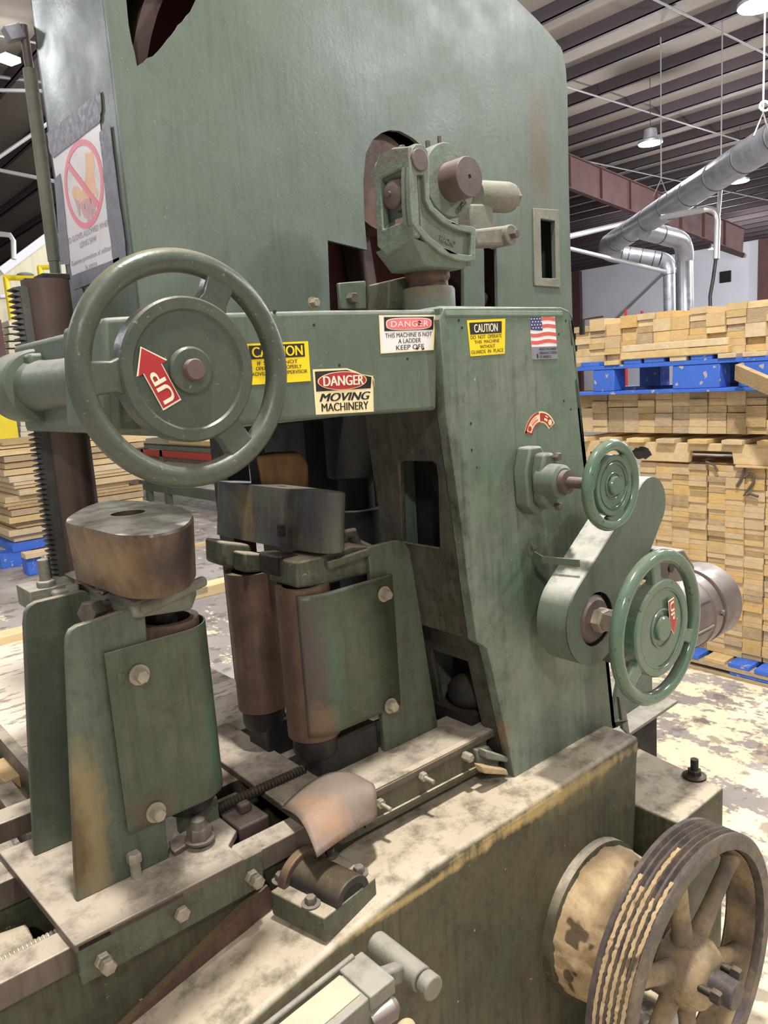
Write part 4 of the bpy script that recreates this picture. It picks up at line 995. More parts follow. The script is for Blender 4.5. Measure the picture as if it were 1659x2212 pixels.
obj('standing_plate', B().prism(bp_, (0, .016, 0)), m_plate, rs, .003)
# curved guard sheet round the front roller
rx, ry, rr_ = .635, 1.483, .0775
def sheet(x0, x1, y, cx, cy, r, a0, a1, z0, z1, flip=1):
    pts = [(x0, y), (x0+(x1-x0)*.5, y), (x1, y)]
    for i in range(1, 13):
        a = a0+(a1-a0)*i/12; pts.append((cx+r*math.cos(a), cy+r*math.sin(a)))
    return B().loft([[V((x, yy, z)) for x, yy in pts] for z in (z0, z0+.012, z1-.012, z1)], False, False)
sb_ = sheet(.472, .635, ry-rr_, rx, ry, rr_, -PI/2, .15, .648, 1.022)
so = obj('guard_sheet', sb_, m_sheet, rs); md = so.modifiers.new('solid', 'SOLIDIFY'); md.thickness = .004; md.offset = -1
md = so.modifiers.new('bev', 'BEVEL'); md.width = .001; md.limit_method = 'ANGLE'
for (px, py) in ((300, 1457), (336, 1754)):
    p = P(px, py, 'Y', ry-rr_-.002); obj('sheet_bolt', B().hexb((p.x, p.y, p.z), (0, -1, 0), .0145, .019, .0205), m_bolt, rs)
p = P(262, 1464, 'Y', ry-rr_-.002); obj('sheet_hole', B().cyl((p.x, p.y-.0005, p.z), (p.x, p.y+.003, p.z), .008, n=16), m_grimy, rs)
def roller(t, x, y, z0, z1, r=.065, mt=m_guide):
    ro = obj('roller', B().tube((x, y, z0), (x, y, z1), r, r*.74, 44), mt, t)
    obj('roller_axle', B().cyl((x, y, z0-.03), (x, y, z1+.04), .022), m_iron, ro)
    obj('end_bearing', B().lathe((x, y, z0-.055), (0, 0, 1), [(.05, 0), (.056, .012), (.056, .05)], 28), m_iron, ro)
    return ro
roller(rs, rx, ry, .665, 1.035); roller(rs, rx, 1.70, .665, 1.035)
# top bracket
tbk = B().loft([[V((.535, 1.40, 1.075)), V((.665, 1.42, 1.055)), V((.715, 1.50, 1.055)), V((.715, 1.74, 1.055)), V((.535, 1.74, 1.06))],
                [V((.535, 1.40, 1.105)), V((.665, 1.42, 1.108)), V((.715, 1.50, 1.108)), V((.715, 1.74, 1.108)), V((.535, 1.74, 1.105))]])
tbk.box((.47, 1.66, 1.06), (.56, 1.80, 1.098)).bar((.55, 1.404, 1.088), (.70, 1.418, 1.112), .02, .022)
obj('top_bracket', tbk, m_casting, rs, .008, seg=3)
obj('slide_plate', B().prism([P(a, b, 'Z', 1.11) for a, b in ((140, 1245), (188, 1228), (262, 1268), (222, 1288))], (0, 0, .006)), m_rail, rs, .001)
for (px, py) in ((182, 1256), (222, 1274)): obj('plate_bolt', B().hexb(P(px, py, 'Z', 1.116), (0, 0, 1), .014, .014, .02), m_bolt2, rs)
p = P(208, 1318, 'Y', 1.50); obj('clamp_nut', B().hexb(p, (-.75, -.6, .1), .024, .034).cyl(p, p+V((.13, .10, -.017)), .014), m_bolt2, rs)
p = P(98, 1252, 'Y', 1.70); nb = B().box((p.x-.04, 1.68, p.z-.06), (p.x+.05, 1.78, p.z-.015)).cyl((p.x, 1.70, p.z-.02), (p.x, 1.70, p.z+.045), .0115, n=16)
nb.hexb((p.x, 1.70, p.z-.015), (0, 0, 1), .02, .014).hexb((p.x+.035, 1.68, p.z-.035), (1, -.6, 0), .022, .03)
obj('adjuster', nb, m_casting, rs, .003)
obj('adjuster_stud', B().thread((p.x+.012, 1.72, p.z-.02), (p.x+.012, 1.72, p.z+.05), .009, .006), m_bolt2, rs)
def rrect(cx, cy, hx, hy, r, z, n=8, bow=0.0):
    out = []
    for (sx, sy, a0) in ((1, 1, 0), (-1, 1, PI/2), (-1, -1, PI), (1, -1, 3*PI/2)):
        for i in range(n+1):
            a = a0+PI/2*i/n; out.append(V((cx+sx*(hx-r)+r*math.cos(a), cy+sy*(hy-r)+r*math.sin(a), z)))
    return out
def cap_top(t, top, bot, z0, z1, hole, mt, tilt=0.0):
    lo = rrect(*bot, z0); hi = rrect(*top, z1); md_ = [a.lerp(b, .96) for a, b in zip(lo, hi)]
    for l in (lo, hi, md_):
        for p in l: p.z += tilt*(p.x-bot[0])
    hi2 = [p+(V((top[0], top[1], p.z))-p)*.02 for p in hi]
    b = B().loft([lo, md_, hi2], False)
    hc = V((hole[0], hole[1], 0)); hp = []
    n = len(hi2)
    for p in hi2: d = V((p.x-hc.x, p.y-hc.y, 0)).normalized(); q = hc+d*hole[2]; q.z = p.z*0+z1+tilt*(q.x-bot[0]); hp.append(q)
    b.loft([hi2, hp, [q-V((0, 0, .03)) for q in hp]], False)
    b.add(lo, [tuple(range(n))])
    b.add([q-V((0, 0, .03)) for q in hp], [tuple(range(n))])
    return obj('roller_cap', b, mt, t, .0, ang=30)
def smooth_loop(pts, n=6):
    out = []; m = len(pts)
    for i in range(m):
        p0, p1, p2, p3 = pts[i-1], pts[i], pts[(i+1) % m], pts[(i+2) % m]
        for k in range(n):
            t = k/n; out.append((p1*2+(p2-p0)*t+(p0*2-p1*5+p2*4-p3)*t*t+(p1*3-p0-p2*3+p3)*t*t*t)*.5)
    return out
def cap_px(t, hi, sh, z0, hole, mt, tilt=0.0):
    hi = smooth_loop(hi); x0 = min(p.x for p in hi)
    for p in hi: p.z += tilt*(p.x-x0)
    lo = [V((p.x+sh[0], p.y+sh[1], z0+tilt*.3*(p.x-x0))) for p in hi]
    md_ = [a.lerp(b, .965) for a, b in zip(lo, hi)]; c = sum(hi, V())/len(hi)
    hi2 = [p.lerp(c, .025) for p in hi]; b = B().loft([lo, md_, hi2], False); n = len(hi)
    hp = []
    for p in hi2:
        d = V((p.x-hole[0], p.y-hole[1], 0)).normalized(); q = V((hole[0], hole[1], 0))+d*hole[2]; q.z = c.z+tilt*(q.x-c.x); hp.append(q)
    dn = [q-V((0, 0, .03)) for q in hp]
    b.loft([hi2, hp, dn], False); b.add(lo, [tuple(range(n))]); b.add(dn, [tuple(range(n))])
    return obj('roller_cap', b, mt, t, .0, ang=32)
ctop = [P(a, b, 'Z', 1.262) for a, b in ((140, 1126), (152, 1112), (195, 1090), (245, 1080), (330, 1084), (390, 1094), (413, 1106), (417, 1118), (398, 1138), (350, 1153), (300, 1158), (250, 1156), (195, 1143), (152, 1133))]
cp1 = cap_px(rs, ctop, (.033, .085), 1.128, (.592, 1.51, .034), m_cap)
obj('cap_hole', B().cyl((.592, 1.51, 1.20), (.592, 1.51, 1.236), .033), m_black, cp1)
q0, q1 = P(175, 1190, 'X', .505), P(242, 1207, 'X', .503)
obj('wood_splinter', B().sphere(P(206, 1195, 'X', .503), .009, sc=(.6, 1.3, .7)).cyl(q0, q1, .0012, n=6), m_wood2, cp1)
# nut and foot plate on the table
fpn = [P(a, b, 'Z', TZ) for a, b in ((366, 1826), (440, 1780), (460, 1790), (460, 1800), (378, 1852), (370, 1845))]
obj('foot_plate', B().prism(fpn, (0, 0, .012)), m_rail, rs, .003)
p = P(432, 1812, 'Z', TZ+.012); obj('foot_nut', B().lathe(p, (0,0,1), [(.032, 0), (.032, .005)], 28).hexb(p, (0, 0, 1), .026, .03).lathe(p, (0,0,1), [(.02, .03), (.014, .045), (.004, .05)], 20), m_bolt2, rs)
obj('foot_bracket', B().prism(PY([(398, 1760), (470, 1720), (478, 1790), (430, 1800)], 1.47), (0, .03, 0)).cyl((rx, ry, TZ), (rx, ry, .66), .03), m_grimy, rs, .003)

# --- right roller stand
r2 = thing('roller_stand', 'rear roller stand with two rusty rollers, beside the column foot', 'roller stand', (1.1, 1.5, RT))
obj('table_plate', B().prism([(.822, 1.30, TZ), (1.452, 1.30, TZ), (1.452, 1.46, TZ), (.958, 1.46, TZ), (.958, 1.90, TZ), (.832, 1.90, TZ)], (0, 0, -.02)), m_rail, r2, .004)
obj('floor_plate', B().box((.95, 1.46, .515), (1.36, 1.88, .53)), m_dark, r2)
ap2 = [P(780, 1720, 'Y', 1.302), P(1085, 1566, 'Y', 1.302), P(1085, 1575, 'Y', 1.302), P(1052, 1594, 'Y', 1.302), P(1050, 1662, 'Y', 1.302), P(1028, 1673, 'Y', 1.302), P(740, 1827, 'Y', 1.302), P(690, 1790, 'Y', 1.302)]
obj('apron', B().prism(ap2, (0, .022, 0)), m_base, r2, .003)
obj('apron_lip', B().prism(PY([(985, 1680), (1052, 1646), (1052, 1652), (790, 1790), (790, 1782)], 1.296), (0, .006, 0)), m_base, r2)
for (px, py, kk) in ((911, 1676, 1), (1003, 1632, 0), (818, 1734, 1)):
    p = P(px, py, 'Y', 1.30); hb = B().hexb((p.x, 1.30, p.z), (0, -1, 0), .012, .013)
    if kk: hb.cyl((p.x, 1.29, p.z), (p.x+.004, 1.262, p.z-.004), .0055, n=14)
    else: hb.hexb((p.x, 1.288, p.z), (0, -1, 0), .012, .014)
    obj('apron_bolt', hb, m_bolt, r2)
Y2 = 1.425
rp = PY([(795, 1183), (850, 1169), (862, 1168), (876, 1173), (886, 1187), (900, 1270), (946, 1558), (832, 1632), (815, 1400)], Y2)
rp[6].z = TZ; rp[7].z = TZ
obj('standing_plate', B().prism(rp, (0, .016, 0)), m_plate2, r2, .003)
r2x, r2y = .978, 1.485
def sheet2():
    pts = [(1.195, 1.41), (1.10, 1.41), (.99, 1.41)]
    for i in range(1, 9):
        a = -PI/2-math.radians(52)*i/8; pts.append((.99+.075*math.cos(a)*1.05, 1.485+.075*math.sin(a)))
    zz = [.672, .69, 1.0, 1.018]
    return B().loft([[V((x, yy, z)) for x, yy in pts] for z in zz], False, False)
so = obj('guard_sheet', sheet2(), m_sheet, r2); md = so.modifiers.new('solid', 'SOLIDIFY'); md.thickness = .004; md.offset = 0
for (px, py) in ((829, 1283), (843, 1524)):
    p = P(px, py, 'Y', 1.407); obj('sheet_bolt', B().hexb((p.x, p.y, p.z), (0, -1, 0), .0135, .018, .0195), m_bolt, r2)
roller(r2, r2x, r2y, .655, 1.030); roller(r2, .965, 1.70, .665, 1.035)
# bottom brackets of the rollers
obj('bottom_bracket', B().box((.955, 1.44, TZ-.02), (1.14, 1.53, .635)), m_iron, r2, .006); obj('bottom_bracket', B().box((.94, 1.65, TZ-.02), (1.02, 1.75, .63)), m_iron, r2, .006)
# top bracket and clamps
k0 = PY([(640, 1216), (690, 1205), (760, 1180), (800, 1180), (800, 1240), (690, 1268), (640, 1272)], 1.44)
obj('top_bracket', B().prism(k0, (0, .12, 0)), m_grimy, r2, .008, seg=3)
obj('bracket_rib', B().bar(P(706, 1222, 'Y', 1.43), P(796, 1192, 'Y', 1.43), .016, .018), m_grimy, r2, .004)
obj('bracket_hook', B().sweep([P(735, 1180, 'Y', 1.52), P(742, 1155, 'Y', 1.52), P(760, 1152, 'Y', 1.52), P(770, 1175, 'Y', 1.52), P(800, 1190, 'Y', 1.5)], .016, 14), m_rail, r2)
k1 = PY([(604, 1202), (652, 1198), (652, 1246), (606, 1250)], 1.50)
obj('clamp_band', B().prism(k1, (0, .10, 0)), m_iron, r2, .01, seg=3)
k2 = PY([(482, 1170), (548, 1178), (552, 1222), (500, 1228), (484, 1222)], 1.70)
obj('back_clamp', B().prism(k2, (0, .10, 0)), m_grimy, r2, .008)
obj('cross_link', B().prism(PY([(528, 1195), (612, 1200), (612, 1228), (560, 1236), (530, 1238)], 1.64), (0, .06, 0)), m_grimy, r2, .006)
c2 = [V((x, y, 1.252)) for x, y in ((.982, 1.845), (.986, 1.74), (.994, 1.60), (1.006, 1.48), (1.016, 1.432), (1.034, 1.405), (1.058, 1.402), (1.078, 1.425), (1.088, 1.50), (1.090, 1.62), (1.086, 1.78), (1.06, 1.86), (1.02, 1.878), (.995, 1.872))]
cp2 = cap_px(r2, c2, (-.018, .0), 1.108, (1.04, 1.63, .012), m_cap2, -.13)
p = P(612, 1150, 'X', .965); obj('cap_latch', B().hexb(p, (-1, -.2, 0), .008, .012).box((p.x-.004, p.y+.006, p.z-.012), (p.x+.01, p.y+.02, p.z+.016)), m_iron, cp2)
# brass coloured lever and chips where the slide meets the column
lv = thing('slide_lock', 'dusty tan lock lever between the slide end and the column foot', 'lever', (1.47, 1.30, .45))
obj('lock_block', B().prism(PY([(1028, 1620), (1058, 1612), (1080, 1640), (1078, 1660), (1040, 1672)], 1.29), (0, .06, 0)), m_casting, lv, .006)
obj('lever', B().prism(PY([(1052, 1622), (1100, 1636), (1098, 1648), (1052, 1640)], 1.26), (0, .03, 0)), m_casting, lv, .004)
obj('lower_tongue', B().prism(PY([(1040, 1655), (1095, 1662), (1100, 1675), (1048, 1672)], 1.25), (0, .03, 0)), m_caked, lv, .004)
# chewed timber block in the throat
tbk = thing('timber_block', 'chewed orange timber block under the guide arm', 'block', (1.0, 1.95, .9))
pts = [(556, 985), (600, 980), (648, 978), (666, 1000), (668, 1040), (650, 1075), (585, 1080), (566, 1050)]
obj('wood', B().prism([P(a, b, 'Y', 1.72) for a, b in pts], (.03, .07, 0)), m_block, tbk, .008)
obj('bracket', B().box((1.04, 1.73, 1.24), (1.06, 1.78, 1.40)), m_dark, tbk)
st = obj('support_post', B().box((1.256, 2.30, FLOOR), (1.34, 2.40, 1.42)), m_dark); tag(st, 'dark steel post standing behind the handwheel rim', 'post')

# ================================================================== DUSTY OUTFEED TABLE
ot = thing('outfeed_table', 'low outfeed table thick with pale sawdust at the left', 'table', (.9, 2.6, FLOOR))
def table_mat():
    t = NT('sawdust on table'); n = t.noise(1.0, 6, stretch=(9, 34, 1), rough=.62)
    col = t.mix(t.noise(5, 4), sr(222, 210, 192), sr(198, 188, 174)); col = t.mix(t.math('MULTIPLY', t.ramp(n, .56, .60), .8), col, sr(128, 116, 96))
    col = t.mix(t.math('MULTIPLY', t.ramp(t.noise(3.2, 4), .6, .68), .35), col, sr(228, 214, 160))
    t.L(col, t.bs.inputs['Base Color']); t.bs.inputs['Roughness'].default_value = .9
    bp = t.n('ShaderNodeBump'); bp.inputs['Strength'].default_value = .4; bp.inputs['Distance'].default_value = .006; t.L(n, bp.inputs['Height']); t.L(bp.outputs[0], t.bs.inputs['Normal'])
    return t.m
m_table = table_mat()
TT = .50
xt0 = P(30, 1596, 'Z', TT).x; ytf = P(51, 1382, 'Z', TT).y
obj('table_top', B().box((xt0, 1.98, TT-.02), (1.20, ytf, TT)), m_table, ot)
obj('edge_board', B().box((xt0-.6, ytf, TT-.02), (1.9, ytf+.10, TT+.035)), m_wood2, ot, .004)
obj('channel', B().box((xt0-.03, 1.98, TT-.12), (xt0, ytf, TT+.0)), m_rail, ot)
for i, (x0, x1, zz, mt_) in enumerate(((.405, .46, .44, m_rail), (.33, .385, .40, m_rail), (.25, .31, .36, m_rail), (.15, .22, .34, m_rail))):
    obj('side_rail', B().box((x0, 1.75, zz-.06), (x1, 3.6, zz)), mt_, ot, .003)
for (x, y) in ((xt0+.05, 2.1), (1.1, 2.1), (xt0+.05, ytf-.1), (1.1, ytf-.1)): obj('leg', B().box((x-.03, y-.03, FLOOR), (x+.03, y+.03, TT-.02)), m_dark, ot)
p = P(30, 1690, 'Z', .42)
tag(obj('timber_offcut', B().bar(P(-6, 1655, 'Z', .425), P(40, 1690, 'Z', .425), .07, .04), m_wood2, None, .003), 'small timber offcut lying between the table rails', 'board')

# ================================================================== LEFT BACKGROUND
q = P(70, 1215, 'Z', FLOOR); YS = q.y
def L_(px, py): return P(px, py, 'Y', YS)
xl_, xr_ = L_(20, 1100).x, L_(300, 1100).x
zt_, zb_ = L_(80, 948).z, L_(120, 1158).z
nl = 15; h_ = (zt_-zb_)/nl
for i in range(nl):
    x0 = xl_+random.uniform(-.05, .10); x1 = xr_+random.uniform(-.1, .2); y0 = YS+random.uniform(-.04, .06)
    n = random.choice((1, 1, 2))
    for j in range(n):
        hh = h_/n
        o_ = obj('plank', B().box((x0+random.uniform(-.02, .03), y0+random.uniform(-.02, .03), zb_+i*h_+j*hh), (x1, y0+1.0, zb_+i*h_+(j+.86)*hh)), random.choice((m_wood, m_wood2, m_wdark)), None, flat=True)
        tag(o_, 'plank in the ragged pile on the far blue pallet at the left', 'board', 'planks in the far left pile')
t = thing('pallet', 'far blue pallet under the ragged plank pile at the left', 'pallet', ((xl_+xr_)/2, YS, FLOOR), 'far pallets')
obj('deck', B().box((xl_-.05, YS-.08, zb_-.09), (xr_+.1, YS+1.1, zb_-.01)), m_blue, t)
for px in (40, 160, 250): c = L_(px, 1190); obj('block', B().box((c.x-.22, YS-.07, FLOOR), (c.x+.12, YS+.2, zb_-.09)), m_blue, t)
q = P(8, 1160, 'Z', FLOOR)
for i in range(5):
    c = D(2, 935-i*-12, 12.5); o_ = obj('plank', B().box((c.x-1.4, c.y, c.z-.04), (c.x+.25+random.uniform(-.1, .1), c.y+.8, c.z+.035)), m_wood, None, flat=True)
    tag(o_, 'plank in the second pile just left of the ragged plank pile', 'board', 'planks in the second left pile')
c = D(2, 1010, 12.5); tag(obj('pile_support', B().box((c.x-1.4, c.y, FLOOR), (c.x+.2, c.y+.8, c.z)), m_wdark), 'lower bundle under the second left plank pile', 'board')
# offcuts on a blue scrap
t = thing('pallet_scrap', 'blue pallet scrap with pale offcuts on the floor behind the rack post', 'scrap', tuple(P(95, 1240, 'Z', FLOOR)))
p = P(95, 1238, 'Z', FLOOR); obj('blue_block', B().box((p.x-.16, p.y, FLOOR), (p.x+.16, p.y+.2, FLOOR+.2)), m_blue, t, .01)
obj('offcut', B().box((p.x-.18, p.y-.06, FLOOR+.2), (p.x+.45, p.y+.1, FLOOR+.26)).box((p.x+.15, p.y-.1, FLOOR), (p.x+.5, p.y+.1, FLOOR+.14)), m_wood2, t, .004)
# beige cladded booth with yellow rails
yb_ = D(60, 620, 15.0).y
pb = [P(a, b, 'Y', yb_) for a, b in ((-140, 655), (0, 587), (20, 576), (110, 505), (330, 500), (330, 690))]
pb += [V((pb[-1].x, yb_, FLOOR)), V((pb[0].x, yb_, FLOOR))]
bo = thing('clad_booth', 'beige clad booth with a sloping roof in the far left background', 'booth', (pb[2].x, yb_, FLOOR))
obj('cladding', B().prism(pb, (0, 1.5, 0)), m_beige, bo)
obj('roof_trim', B().bar(pb[1], pb[3], .2, .14).bar(P(0, 640, 'Y', yb_-.05), P(60, 636, 'Y', yb_-.05), .04, .06), m_white, bo)
p = P(55, 594, 'Y', yb_-.1); obj('wall_lamp', B().sphere(p, .1, sc=(1.6, 1, .5)), m_casting, bo)
rl = thing('safety_railing', 'yellow tube safety railing in front of the beige booth', 'railing', tuple(D(20, 700, 13)))
R_ = lambda x, y: D(x, y, 13.2)
obj('post', B().sweep([R_(13, 600), R_(26, 690), R_(30, 760)], .05, 10), m_yel, rl)
obj('post', B().sweep([R_(86, 577), R_(90, 610), R_(95, 700)], .05, 10), m_yel, rl)
obj('post', B().sweep([R_(57, 606), R_(60, 700)], .04, 10), m_yel, rl)
obj('rail', B().sweep([R_(8, 600), R_(104, 602)], .045, 10), m_yel, rl); obj('rail', B().sweep([R_(82, 578), R_(125, 577)], .04, 10), m_yel, rl)
tag(obj('yellow_post', B().box(tuple(D(0, 960, 12)-V((.3, 0, .4))), tuple(D(38, 890, 12)+V((0, .2, 0)))), m_yel), 'yellow guard post behind the second plank pile', 'post')
for i, (px, y0, y1) in enumerate(((35, 692, 770), (60, 895, 945))):
    for j in range(5 if i == 0 else 4):
        yy = y0+(y1-y0)*j/(5 if i == 0 else 4); c = D(px, yy, 12.6)
        tag(obj('crate_slat', B().box((c.x-.12, c.y, c.z-.09), (c.x+.4, c.y+.5, c.z)), m_beige, None, .006), 'pale slotted tray in the stack beside the yellow railing', 'tray', 'stacked trays left of the saw')
c = D(2, 690, 12.0); tag(obj('red_post', B().box((c.x-.4, c.y, FLOOR), (c.x+.0, c.y+.2, c.z)), m_girder), 'dark red steel post at the far left edge', 'post')
for i, ((x0, y0), (x1, y1), dd) in enumerate((((-10, 195), (30, 196), 14), ((-10, 366), (75, 384), 14), ((-10, 345), (70, 285), 14), ((-10, 165), (60, 175), 15))):
    tag(obj('roof_pipe', B().sweep([D(x0, y0, dd), D(x1+60, y1+(y1-y0)*.6, dd)], .035, 8), m_cond), ('topmost pale roof pipe at the far left', 'pale roof pipe at far left, lowest of the four', 'slanting pale brace under the left roof', 'thin roof pipe just above the topmost one at far left')[i], 'pipe')
tag(obj('conduit_pipe', B().sweep([D(-5, 505, 12), D(22, 508, 12), D(29, 520, 12), D(30, 560, 12)], .04, 8), m_cond), 'bent grey conduit above the beige booth roof', 'pipe')
# conveyor seen between the handwheel and the rollers
XC = P(365, 1092, 'Z', FLOOR).x
C_ = lambda x, y: P(x, y, 'X', XC)
cv = thing('belt_conveyor', 'long green belt conveyor with a red guard strip in the background', 'conveyor', tuple(P(365, 1092, 'Z', FLOOR)))
y0_, y1_ = C_(290, 1040).y+.6, C_(690, 1040).y-.5
def cbar(name, za, zb, mt_, dx=.06, xx=0): return obj(name, B().box((XC+xx, y1_, za), (XC+xx+dx, y0_, zb)), mt_, cv)
z_ = lambda px, py: C_(px, py).z
zlo0, zlo1 = z_(360, 1066), z_(360, 1046)
cbar('lower_rail', zlo0, zlo1, m_arm)
cbar('side_panel', z_(400, 1040), z_(400, 1000), m_ceil, .04, .02)
cbar('red_guard', z_(400, 990), z_(400, 976), m_rst, .05, -.02)
cbar('upper_rail', z_(400, 999), z_(400, 990), m_rail, .05)
cbar('top_rail', z_(400, 975), z_(400, 966), m_arm, .08)
cbar('bed', z_(400, 966), z_(400, 962), m_iron, 1.0)
for px in (318, 358, 520): c = C_(px, 1050); obj('leg', B().box((XC-.02, c.y-.05, FLOOR), (XC+.08, c.y+.05, z_(400, 966))), m_arm, cv)
c = C_(400, 955); obj('straw_box', B().box((XC+.1, C_(455, 955).y, z_(400, 966)), (XC+.4, C_(352, 955).y, z_(400, 953))), m_wood2, cv)
for i in range(9):
    c = C_(300+i*20, 950); obj('machine_lump', B().sphere((XC+.5+random.uniform(-.2, .2), c.y, z_(400, 955)), random.uniform(.04, .09), 10, 6), random.choice((m_rail, m_arm, m_casting)), cv)
obj('back_rail', B().box((XC+.9, y1_, z_(400, 962)), (XC+.95, y0_, z_(400, 945))), m_arm, cv)
p = P(265, 1090, 'Z', FLOOR)
pl_ = [P(a, b, 'Y', p.y) for a, b in ((224, 975), (290, 980), (302, 1060), (306, 1086), (240, 1092))]
tag(obj('standing_plank', B().prism(pl_, (0, .05, 0)), m_ply), 'grey brown plank panel standing on the floor behind the rack post', 'panel')
for i, (px, py, mt_, lab) in enumerate(((432, 1178, m_wood2, 'small pale offcut on the floor between the two roller caps'), (468, 1172, m_yel, 'tiny yellow scrap on the floor beside the right roller cap'), (434, 1282, m_wdark, 'brown offcut on the far end of the dusty table'))):
    p = P(px, py, 'Z', FLOOR if i < 2 else TT+.035); s_ = .09 if i < 2 else .03
    tag(obj('offcut' if i != 1 else 'scrap', B().box((p.x-s_, p.y-s_*.5, p.z), (p.x+s_, p.y+s_*.5, p.z+.03)), mt_), lab, 'offcut')

# ================================================================== STICKERS AND SIGNS
def bil(c4, n):
    a, b, c, d = c4 # top left, top right, bottom right, bottom left
    n = V(n)
    def f(u, v, lift=0.0): return (a*(1-u)+b*u)*(1-v)+(d*(1-u)+c*u)*v+n*lift
    return f
def poly(b, S, pts, lift, th=.0004): return b.prism([S(u, v, lift) for u, v in pts], S(0, 0, lift-th)-S(0, 0, lift))
def rect(b, S, u0, v0, u1, v1, lift): return poly(b, S, ((u0, v0), (u1, v0), (u1, v1), (u0, v1)), lift)
def ell(b, S, cu, cv_, ru, rv, lift, n=40, sq=1.0):
    pts = []
    for i in range(n):
        a = 2*PI*i/n; ca, sa = math.cos(a), math.sin(a)
        pts.append((cu+ru*math.copysign(abs(ca)**sq, ca), cv_+rv*math.copysign(abs(sa)**sq, sa)))
    return poly(b, S, pts, lift)
def sticker(name, label, corners, y, mt, shape=None):
    c4 = PY(corners, y-.0005); S_ = bil(c4, (0, -1, 0)); b = B()
    poly(b, S_, shape or ((0, 0), (1, 0), (1, 1), (0, 1)), .0008, .0008)
    o_ = obj(name, b, mt, None, flat=True); tag(o_, label, 'sticker'); return o_, S_
def sub(name, o_, b, mt): return obj(name, b, mt, o_, flat=True)
# 1 caution behind the handwheel
o_, S_ = sticker('caution_sticker', 'yellow caution sticker partly behind the large left handwheel', ((527, 743), (665, 737), (671, 823), (538, 832)), YA, m_yst)
sub('header_panel', o_, rect(B(), S_, .06, .05, .93, .38, .0013), m_black)
b = B(); put_text(b, 'CAUTION', (.10, .09, .89, .34), S_, .0018, .035); sub('header_lettering', o_, b, m_yst)
b = B()
for s_, bx in (('IF SAW IS NOT', (.16, .44, .80, .53)), ('OPERATING PROPERLY', (.13, .57, .86, .66)), ('ADVISE YOUR SUPERVISOR', (.06, .70, .95, .79)), ('AT ONCE', (.30, .83, .58, .91))): put_text(b, s_, bx, S_, .0013, .012)
sub('lettering', o_, b, m_black)
# 2 moving machinery
o_, S_ = sticker('danger_sticker', 'cream danger moving machinery sticker with a curled torn corner', ((675, 798), (805, 793), (807, 889), (682, 896)), YA, m_cst, ((0, 0), (.55, 0), (.70, .08), (.80, .15), (1.0, .20), (.985, .34), (1, .45), (1, 1), (0, 1)))
sub('header_panel', o_, poly(B(), S_, ((.03, .05), (.55, .04), (.72, .13), (.97, .22), (.95, .47), (.03, .49)), .0013), m_black)
sub('oval_border', o_, ell(B(), S_, .47, .275, .41, .205, .0018), m_cst); sub('oval', o_, ell(B(), S_, .47, .275, .395, .19, .0022), m_rst)
b = B(); put_text(b, 'DANGER', (.15, .16, .82, .38), S_, .0027, .04); sub('oval_lettering', o_, b, m_cream)
b = B(); put_text(b, 'MOVING', (.10, .54, .92, .72), S_, .0013, .045, .06); put_text(b, 'MACHINERY', (.10, .76, .90, .94), S_, .0013, .035); sub('lettering', o_, b, m_black)
fold = [S_(.98, .22, .002), S_(1.0, .45, .004), S_(.93, .33, .016), S_(.94, .26, .014)]
sub('curled_corner', o_, B().prism(fold, (.0006, 0, 0)), m_cst)
# 3 not a ladder
o_, S_ = sticker('danger_sticker', 'white danger machine is not a ladder sticker with faded pink header', ((818, 681), (940, 680), (936, 756), (822, 764)), YA, m_wst)
sub('border', o_, B().prism([S_(u, v, .0009) for u, v in ((0, 0), (1, 0), (1, 1), (0, 1))], (0, .0002, 0), [[S_(u, v, .0009) for u, v in ((.025, .03), (.965, .03), (.965, .965), (.025, .965))]]), m_cst)
sub('header_panel', o_, rect(B(), S_, .08, .05, .97, .42, .0013), m_black)
sub('oval_border', o_, ell(B(), S_, .52, .24, .41, .165, .0018, 48, .55), m_cream); sub('oval', o_, ell(B(), S_, .52, .24, .395, .145, .0022, 48, .55), m_pst)
b = B(); put_text(b, 'DANGER', (.19, .16, .86, .32), S_, .0027, .01, 0, 1.15); sub('oval_lettering', o_, b, m_cream)
b = B()
for s_, bx in (('THIS MACHINE IS NOT', (.09, .48, .95, .60)), ('A LADDER', (.32, .64, .74, .76)), ('KEEP OFF', (.28, .81, .80, .94))): put_text(b, s_, bx, S_, .0013, .012)
sub('lettering', o_, b, m_black)
b = B(); random.seed(5)
for (u, v, r_) in ((.70, .19, .025), (.69, .27, .02), (.66, .93, .03), (.78, .95, .03)): poly(b, S_, [(u+r_*random.uniform(.5, 1.2)*math.cos(a), v+1.5*r_*random.uniform(.5, 1.2)*math.sin(a)) for a in [2*PI*i/9 for i in range(9)]], .0032)
sub('torn_spots', o_, b, m_dark)
# 4 do not operate without guards
o_, S_ = sticker('caution_sticker', 'square yellow caution sticker high on the column front', ((1008, 692), (1091, 688), (1090, 764), (1016, 770)), YF, m_yst)
sub('header_panel', o_, rect(B(), S_, .05, .07, .90, .40, .0013), m_black)
b = B(); put_text(b, 'CAUTION', (.16, .12, .78, .35), S_, .0018, .03); sub('header_lettering', o_, b, m_cream)
b = B()
for s_, bx in (('DO  NOT  OPERATE', (.05, .43, .90, .53)), ('THIS  MACHINE', (.14, .57, .83, .66)), ('WITHOUT', (.28, .71, .71, .80)), ('GUARDS  IN  PLACE', (.03, .84, .95, .94))): put_text(b, s_, bx, S_, .0013, .008)
sub('lettering', o_, b, m_black)
